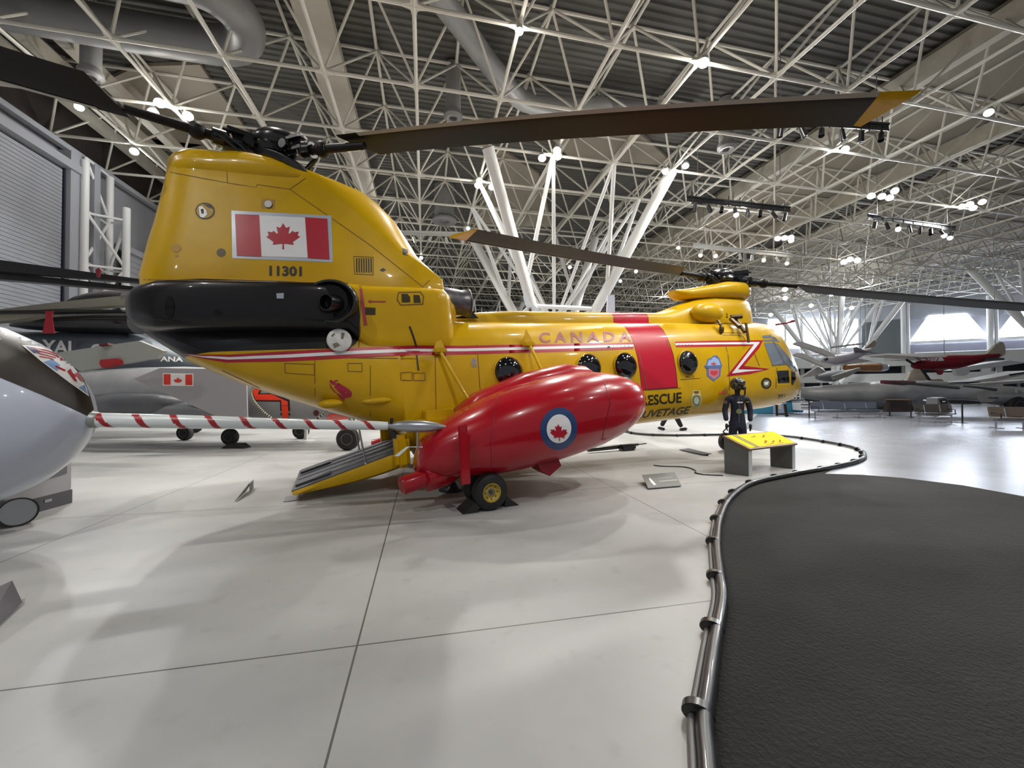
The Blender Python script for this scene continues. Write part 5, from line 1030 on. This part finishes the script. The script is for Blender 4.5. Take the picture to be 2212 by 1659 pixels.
wpart(MB().cyl(at(1922, 897), at(1922, 897) + UZ * .3, .04), 'panel_foot', BLK, bp_)
cr_ = gthing('exhibit_crate', 'grey exhibit box with white label and black screen under the silver wing', 'exhibit', 2040, 880, 22); tslab('box', [(2025, 860), (2042, 858), (2055, 875), (2058, 890), (2025, 900)], 22, .6, M('exhibit_grey', (128, 130, 132), .5), cr_); tslab('screen', [(2030, 863), (2044, 862), (2049, 871), (2034, 872)], 21.95, .03, DARK, cr_); tslab('label', [(2036, 866), (2042, 866), (2043, 868.5), (2037, 869)], 21.9, .02, WHT, cr_)
# ---- silver airliner wing
SM = M('silver_skin', (166, 168, 170), .4, metal=.3, dirt=.3, scale=.8); sa = gthing('silver_airliner', 'big silver aeroplane whose wing stretches over the benches', 'airplane', 2200, 842, 26)
hull('wing', [(1716, 838, 848, 31), (1740, 836, 862, 30.5), (1790, 832, 868, 30), (1860, 826, 868, 29), (1930, 822, 866, 28), (2000, 822, 862, 27), (2080, 828, 864, 26), (2150, 832, 870, 25), (2230, 838, 880, 24), (2330, 842, 890, 23)], 28, 2.2, SM, sa, e=.8)
tslab('deicer_boot', [(2040, 829), (2130, 831), (2130, 836), (2040, 833)], 24.0, .1, BLK, sa) if False else None
hull('fuselage', [(2200, 850, 872, 28), (2260, 830, 878, 28), (2400, 815, 882, 28), (2600, 812, 880, 28)], 28, 1.5, SM, sa); hull('wing_fairing', [(1905, 821, 829, 26), (1950, 822, 833, 26), (1975, 823, 830, 26)], 26, .5, M('fairing_maroon', (110, 60, 70), .4), sa)
hull('engine_nacelle', [(2130, 842, 872, 24.5), (2170, 838, 878, 24.5), (2240, 838, 880, 24.5)], 24.5, .8, SM, sa); BTK = M('boot_black', (36, 38, 44), .5)
for x0_, x1_ in ((1905, 2070), (2082, 2150)): hull('deicer_boot', [(x0_, 823 + (x0_ - 1905) * .055, 826 + (x0_ - 1905) * .055, 26.6 - (x0_ - 1905) * .012), ((x0_ + x1_) / 2, 824 + ((x0_ + x1_) / 2 - 1905) * .045, 829 + ((x0_ + x1_) / 2 - 1905) * .05, 25.2 - ((x0_ + x1_) / 2 - 1905) * .01), (x1_, 826 + (x1_ - 1905) * .05, 832 + (x1_ - 1905) * .055, 24.6 - (x1_ - 1905) * .01)], 25, .2, BTK, sa)
c = wwheel(sa, 2196, 875, 24, .62, .4); wpart(MB().cyl(c, c + UZ * 1.0, .1), 'gear_leg', GRY, sa); wpart(MB().slab([c + UZ * .5 - RT * 1.4, c + UZ * .75 - RT * .3, c + UZ * .6 - RT * .3, c + UZ * .45 - RT * 1.2], FH * .3), 'gear_door', BLK, sa, smooth=False)
# smaller silver aeroplane below it
s2 = gthing('small_silver_plane', 'small silver aeroplane low on the floor under the big silver wing', 'airplane', 1900, 880, 32); hull('fuselage', [(1790, 868, 876), (1840, 852, 884), (1900, 850, 888), (1960, 856, 888), (2010, 866, 882)], 32, 1.2, M('plane_silver', (136, 138, 142), .35, metal=.4), s2); hull('wing', [(1800, 862, 866, 31), (1900, 858, 862, 30), (1990, 858, 866, 29.5)], 30, .8, SM, s2); tslab('cockpit', [(1884, 848), (1895, 846), (1898, 856), (1884, 857)], 30.5, .8, GLS, s2)
for px in (1830, 1960): wwheel(s2, px, 885, 31.5, .3)
s3 = gthing('red_white_plane', 'white aeroplane with red belly behind the long bench', 'airplane', 1825, 880, 34); hull('fuselage', [(1806, 856, 872), (1818, 850, 876), (1834, 852, 876)], 34, 1, M('plane_white', (200, 202, 204), .4), s3); hull('belly', [(1810, 868, 876), (1822, 867, 878), (1836, 868, 877)], 33.9, 1.05, M('belly_red', (120, 24, 34), .4), s3); wwheel(s3, 1820, 885, 33.5, .3)
# ---- aeroplanes higher up, each on its own stand or hung from the roof
def hang(parent, pts, zc):
    for p in pts: q = D(p, zc); wpart(MB().cyl(q, Vector((q.x, q.y, 12.2)), .02, n=6), 'hanging_wire', GRY, parent)
rdm = M('fabric_red', (112, 22, 34), .5, spec=.2); BEI = M('fabric_beige', (168, 156, 140), .6)
ra = gthing('red_monoplane', 'red high-wing monoplane with beige tail hanging before the bright windows', 'airplane', 2060, 842, 26)
rf_ = hull('fuselage', [(1974, 783, 795), (1980, 780, 797), (2005, 777, 799), (2028, 768, 799), (2063, 767, 797), (2100, 767, 788), (2130, 765, 779), (2157, 764, 772)], 26, .55, rdm, ra)
tslab('wing', [(1918, 763.5), (1945, 764), (2045, 767), (2045, 771), (1990, 771), (1918, 766)], 24.5, 1.6, M('wing_white', (196, 190, 186), .5), ra); tslab('far_wing', [(2030, 766), (2122, 767), (2118, 770), (2030, 770)], 26.5, 4, M('wing_white', (196, 190, 186)), ra)
tslab('tail_fin', [(2133, 764), (2150, 746), (2162, 738), (2168, 740), (2172, 750), (2172, 764), (2165, 770), (2155, 766)], 26, .15, BEI, ra); tslab('tailplane', [(2155, 772), (2170, 774), (2170, 778), (2158, 777)], 25, 2, M('tail_dark', (60, 62, 68), .5), ra)
for pts in ([(2008, 772), (2017, 772), (2017, 780), (2011, 780)], [(2020, 772), (2027, 771), (2023, 780), (2019, 780)], [(2030, 772), (2035, 772), (2040, 779), (2027, 780)]): tslab('cabin_window', pts, 25.43, .03, M('pane_light', (190, 194, 196), .2), ra)
b = MB(); b.cyl(D((1958, 777), 26), D((1990, 797), 26), .07, n=8); wpart(b, 'propeller', BLK, ra); wpart(MB().lathe([(.17, -.05), (.17, .05), (.1, .07), (0, .07)], D((2030, 804), 25.6), -FH, 18), 'wheel', M('wheel_red', (110, 16, 28), .5), ra); wpart(MB().cyl(D((2012, 798), 25.8), D((2030, 804), 25.6), .03), 'gear_strut', rdm, ra)
for a_, c_ in (((1968, 766), (1990, 779)), ((1995, 767), (2003, 777))): wpart(MB().cyl(D(a_, 25), D(c_, 25.4), .025, n=6), 'wing_strut', M('strut_purple', (70, 60, 80), .5), ra)
hang(ra, [(2040, 768), (2150, 764)], 26)
sg = M('seaplane_grey', (170, 168, 164), .5, dirt=.15)
ga = gthing('twin_wing_seaplane', 'grey biplane with climbing nose hanging beyond the cockpit', 'airplane', 1810, 842, 30)
hull('fuselage', [(1777, 776, 784), (1783, 771, 788), (1800, 767, 790), (1825, 763, 785), (1850, 757, 776), (1870, 753, 765), (1886, 749, 757)], 30, .8, M('seaplane_pale', (160, 156, 164), .45), ga)
tslab('wing', [(1715, 743), (1722, 738), (1734, 738), (1770, 750), (1797, 762), (1806, 770), (1790, 770), (1755, 756)], 28, .25, sg, ga); tslab('wing', [(1713, 766), (1722, 762), (1735, 763), (1775, 782), (1812, 789), (1780, 793), (1745, 777)], 27, .25, sg, ga); tslab('wing', [(1812, 791), (1850, 773), (1884, 780), (1850, 785)], 33, .25, sg, ga); tslab('wing', [(1800, 748), (1845, 742), (1868, 741), (1866, 744), (1800, 752)], 33, .25, sg, ga)
tslab('tail_fin', [(1866, 755), (1880, 742), (1889, 734), (1893, 742), (1888, 754), (1878, 759)], 30, .12, M('fin_olive', (128, 122, 108), .5), ga); tslab('tailplane', [(1851, 750), (1868, 757), (1896, 763), (1876, 760), (1852, 759)], 29.5, .3, M('tailplane_grey', (96, 92, 96), .5), ga); tslab('cockpit', [(1780, 776), (1788, 772), (1790, 778), (1783, 780)], 29.15, .05, GLS, ga); hang(ga, [(1812, 765), (1870, 752)], 30)
gb = gthing('grey_floatplane', 'dull grey floatplane hanging lower, below the biplane', 'airplane', 1790, 842, 33)
hull('fuselage', [(1765, 810, 820), (1780, 802, 824), (1800, 800, 825), (1825, 800, 815), (1850, 796, 803)], 33, .8, M('float_grey', (126, 128, 130), .5), gb); tslab('wing', [(1733, 816), (1738, 811), (1768, 792), (1785, 803), (1760, 812)], 31, .3, sg, gb); tslab('wing', [(1800, 812), (1858, 794), (1860, 798), (1830, 815), (1805, 820)], 32, .3, sg, gb); tslab('tail_fin', [(1754, 792), (1762, 786), (1765, 792), (1760, 800)], 33, .2, WHT, gb); hang(gb, [(1795, 800)], 33)
br_ = gthing('brown_airliner', 'brown and silver aeroplane on the upper gallery beyond the nose', 'airplane', 1870, 842, 38); hull('fuselage', [(1826, 788, 800), (1850, 786, 802), (1880, 785, 803), (1900, 785, 803), (1908, 785, 802)], 38, 1, M('fuselage_brown', (150, 104, 60), .5, dirt=.3, scale=1), br_); hull('nose', [(1899, 784, 803, 37.9), (1909, 783, 802, 37.9), (1915, 788, 800, 37.9), (1917, 792, 798, 37.9)], 38, 1.1, M('nose_silver', (180, 184, 190), .3, metal=.5), br_); hang(br_, [(1860, 786)], 38)
bf = gthing('beige_tailplane_aircraft', 'beige aeroplane tail fin standing below the red monoplane', 'airplane', 1985, 842, 28.5); tslab('tail_fin', [(1961, 821), (1966, 806), (1975, 797), (1986, 794), (1992, 800), (2005, 821)], 28.5, .15, M('fin_cream', (196, 186, 168), .5), bf); tslab('fin_stripe', [(1988, 796), (1994, 796), (2012, 821), (2006, 821)], 28.45, .15, DARK, bf); hull('fuselage', [(1950, 820, 828), (1985, 819, 834), (2030, 818, 832)], 28.7, .7, M('fin_cream', (196, 186, 168)), bf); q = D((1985, 830), 28.7); wpart(MB().cyl((q.x, q.y, 0), q, .1), 'support_post', GRY, bf)
wa_ = gthing('white_biplane', 'white biplane wing with dark stripe at the photo edge above the silver wing', 'airplane', 2180, 842, 27); tslab('wing', [(2090, 825), (2150, 815), (2230, 800), (2230, 806), (2150, 824)], 27, 1.4, M('biplane_white', (206, 202, 194), .5), wa_); tslab('wing_stripe', [(2182, 808), (2230, 801), (2230, 804), (2184, 812)], 26.95, .1, DARK, wa_); tslab('lower_wing', [(2095, 832), (2230, 820), (2230, 826), (2120, 834)], 27.5, 1.4, M('biplane_white', (206, 202, 194)), wa_); q = D((2200, 823), 27.8); wpart(MB().cyl((q.x, q.y, 0), q, .08), 'support_post', GRY, wa_)
tb_ = gthing('white_jet_tail', 'white rounded tailplane and post beneath the red monoplane', 'airplane', 2080, 842, 31); tslab('tailplane', [(2063, 796), (2078, 790), (2098, 793), (2092, 808), (2082, 812), (2069, 811)], 31, .3, M('tail_white', (206, 208, 206), .5), tb_); tslab('rear_fuselage', [(2066, 800), (2100, 790), (2180, 778), (2215, 784), (2160, 792), (2100, 800)], 31.5, 1, M('tail_white', (206, 208, 206)), tb_); q = D((2158, 785), 32); wpart(MB().cyl((q.x, q.y, 0), q, .18), 'support_post', WT, tb_)
# white jet parts seen over the spine of the yellow helicopter
wj = gthing('hanging_white_jet', 'white jet tail and black tyre seen just over the yellow spine', 'jet', 1155, 842, 17); tslab('tail_fin', [(1130, 640), (1140, 640), (1143, 652), (1172, 673), (1175, 692), (1152, 692), (1135, 658)], 17, .15, M('tail_pale', (190, 198, 208), .4), wj); q = D((1165, 685), 17); wpart(MB().cyl((q.x, q.y, 0), q, .12), 'support_post', WT, wj); wpart(MB().lathe([(.05, -.05), (.16, -.05), (.16, .05), (.05, .05)], D((1145, 672), 17), RT, 16), 'tyre', RBR, wj)
wk = gthing('upright_white_fin', 'upright pale blue-white tail fin rising just over the red band of the spine', 'tail fin', 1318, 842, 19); tslab('fin', [(1313, 637), (1328, 637), (1329, 690), (1311, 690)], 19, .2, M('tail_lilac', (186, 188, 202), .4), wk); q = D((1320, 688), 19.1); wpart(MB().cyl((q.x, q.y, 0), q, .15), 'support_post', WT, wk)
# ================================================================== ROOF LIGHTS
LENS = M('lamp_lens', (255, 250, 240), .3, emit=60); LENW = M('lamp_lens_warm', (255, 206, 140), .3, emit=30); CAN = M('lamp_can', (190, 190, 186), .4)
def spot(px, py, z, label, grp, s=1.0, lens=LENS):
    p = at(px, py, z); t = thing('roof_spotlight', label, 'spotlight', (p.x, p.y, z), grp)
    d = (Vector((p.x * .5, p.y * .5 + 2, 0)) - p).normalized()
    MB().lathe([(.02, -.3), (.08 * s, -.26), (.1 * s, -.05), (.12 * s, .02), (.1 * s, .02)], (0, 0, 0), d, 16).cyl(d * -.2, d * -.2 + UZ * .3, .02, n=6).build('housing', CAN, t)
    MB().ball(d * .0, .085 * s, 14, 8).build('lens', lens, t)
CLU = [('bright spotlight in the cluster above the left rotor blade', 'spotlights over the tail', [(345, 222), (331, 243), (406, 250)], 1.5),
       ('lone spotlight in the roof corner above the lattice tower', None, [(171, 231)], 1.2), ('lone spotlight hung low in front of the wide wall duct', None, [(290, 327)], 1.4),
       ('spotlight on a roof node near the photo top, over the long blade', None, [(1122, 67)], 1.0), ('large bright spotlight high above the tip half of the long blade', None, [(1520, 135)], 1.4),
       ('spotlight in the bright cluster right under the long blade', 'spotlights under the long blade', [(1203, 325), (1205, 337), (1171, 341)], 1.5), ('spotlight in the cluster left of the big raking pipe', 'spotlights beside the raking pipe', [(1036, 390), (1032, 400), (1062, 404)], 1.4),
       ('spotlight at the head of the right raking pipe', 'spotlights at the right pipe head', [(1481, 358), (1437, 370)], 1.3), ('spotlight below the lighting bar that hides behind the blade tip', None, [(1826, 322)], 1.3),
       ('high cold spotlight in the dark roof at the far upper corner', None, [(2136, 243)], 1.2), ('spotlight close beside the yellow tail slope', None, [(910, 557)], 1.3),
       ('small spotlight left of the front blade tip', None, [(1011, 493)], 1.1), ('spotlight in the small cluster above the right black lighting bar', 'spotlights above the right bar', [(1882, 423), (1905, 424), (1922, 427), (1933, 412)], 1.5),
       ('spotlight in the far small cluster at the photo edge', 'spotlights at the far edge', [(2078, 446), (2095, 441), (2122, 436), (2102, 449)], 1.4), ('spotlight in the tight cluster above the silver lighting bar', 'spotlights above the silver bar', [(1680, 515), (1695, 514), (1709, 513), (1709, 519)], 1.6),
       ('spotlight in the cluster between front rotor and silver wing', 'spotlights over the far benches', [(1823, 566), (1836, 560), (1852, 562)], 1.9), ('tiny far spotlight seen low over the spine', 'far spotlights low over the spine', [(1064, 591), (1231, 577), (1096, 632), (1374, 586), (1340, 607)], 1.4),
       ('tiny far spotlight beyond the front rotor head', 'far spotlights beyond the front rotor', [(1696, 625), (1796, 635), (1696, 644), (1752, 660), (1822, 667), (1840, 665), (1903, 638), (1665, 680)], 2.2), ('small spotlight under a roof node left of the silver bar', None, [(1465, 535)], 1.2)]
for lb, gr, pts, s_ in CLU:
    pts = sorted(pts); nn_ = len(pts)
    for k, p in enumerate(pts):
        wd = '' if nn_ == 1 else ('leftmost ' if k == 0 else 'rightmost ' if k == nn_ - 1 else ('second from left ', 'third from left ', 'fourth from left ', 'fifth from left ', 'sixth from left ', 'seventh from left ')[k - 1])
        spot(p[0], p[1], 12.0, wd + lb, gr, s_)
def lbar(p, q, z, n, label, dark=True, lit=()):
    a_, c_ = at(*p, z), at(*q, z); m = (a_ + c_) / 2; t = thing('lighting_bar', label, 'lighting bar', m); a_, c_ = a_ - m, c_ - m; mt_ = BLK if dark else CAN; b = MB()
    b.cyl(a_, c_, .05, n=10); b.cyl(a_ - UZ * .22, c_ - UZ * .22, .035, n=8)
    for k in range(9): q_ = a_.lerp(c_, (k + .5) / 9); b.cyl(q_ + UZ * .25, q_ - UZ * .3, .018, n=6)
    b.slab([a_ - UZ * .02, c_ - UZ * .02, c_ - UZ * .2, a_ - UZ * .2], FH * .03); b.build('bar', mt_, t)
    for f in (.1, .9): q_ = a_.lerp(c_, f); MB().cyl(q_, q_ + UZ * (14.6 - z), .015, n=6).build('hanger', GRY, t)
    for k in range(n):
        q_ = a_.lerp(c_, (k + .6) / n) - UZ * .42; d = (Vector((math.sin(k * 2.3) * .5, math.cos(k * 1.7) * .3, -1)) - FH * .1).normalized()
        h = MB().cyl(q_ + UZ * .2, q_, .02, n=6).lathe([(.05, -.1), (.085, -.08), (.09, .18), (.1, .3), (.085, .3), (.06, .2)], q_, d, 14).build('spotlight_head', mt_, t)
        if k in lit: MB().ball(q_ + d * .27, .12, 12, 8).build('lens', LENS if dark else LENW, h)
lbar((1484, 424), (1707, 448), 11.2, 8, 'black lighting bar with eight spotlight heads above the front rotor', lit=(3,))
lbar((1875, 463), (2064, 490), 11.2, 8, 'black lighting bar with eight heads, nearer the photo edge', lit=(2, 6, 7)); lbar((1660, 250), (1920, 268), 11.4, 6, 'black lighting bar partly hidden behind the yellow blade tip')
lbar((1497, 527), (1712, 549), 11.2, 8, 'silver lighting bar with warm lamps just above the front rotor', dark=False, lit=(0, 1, 5, 7))
lbar((838, 498), (1012, 503), 11.3, 5, 'silver pipe bar with small white heads right of the yellow tail', dark=False)
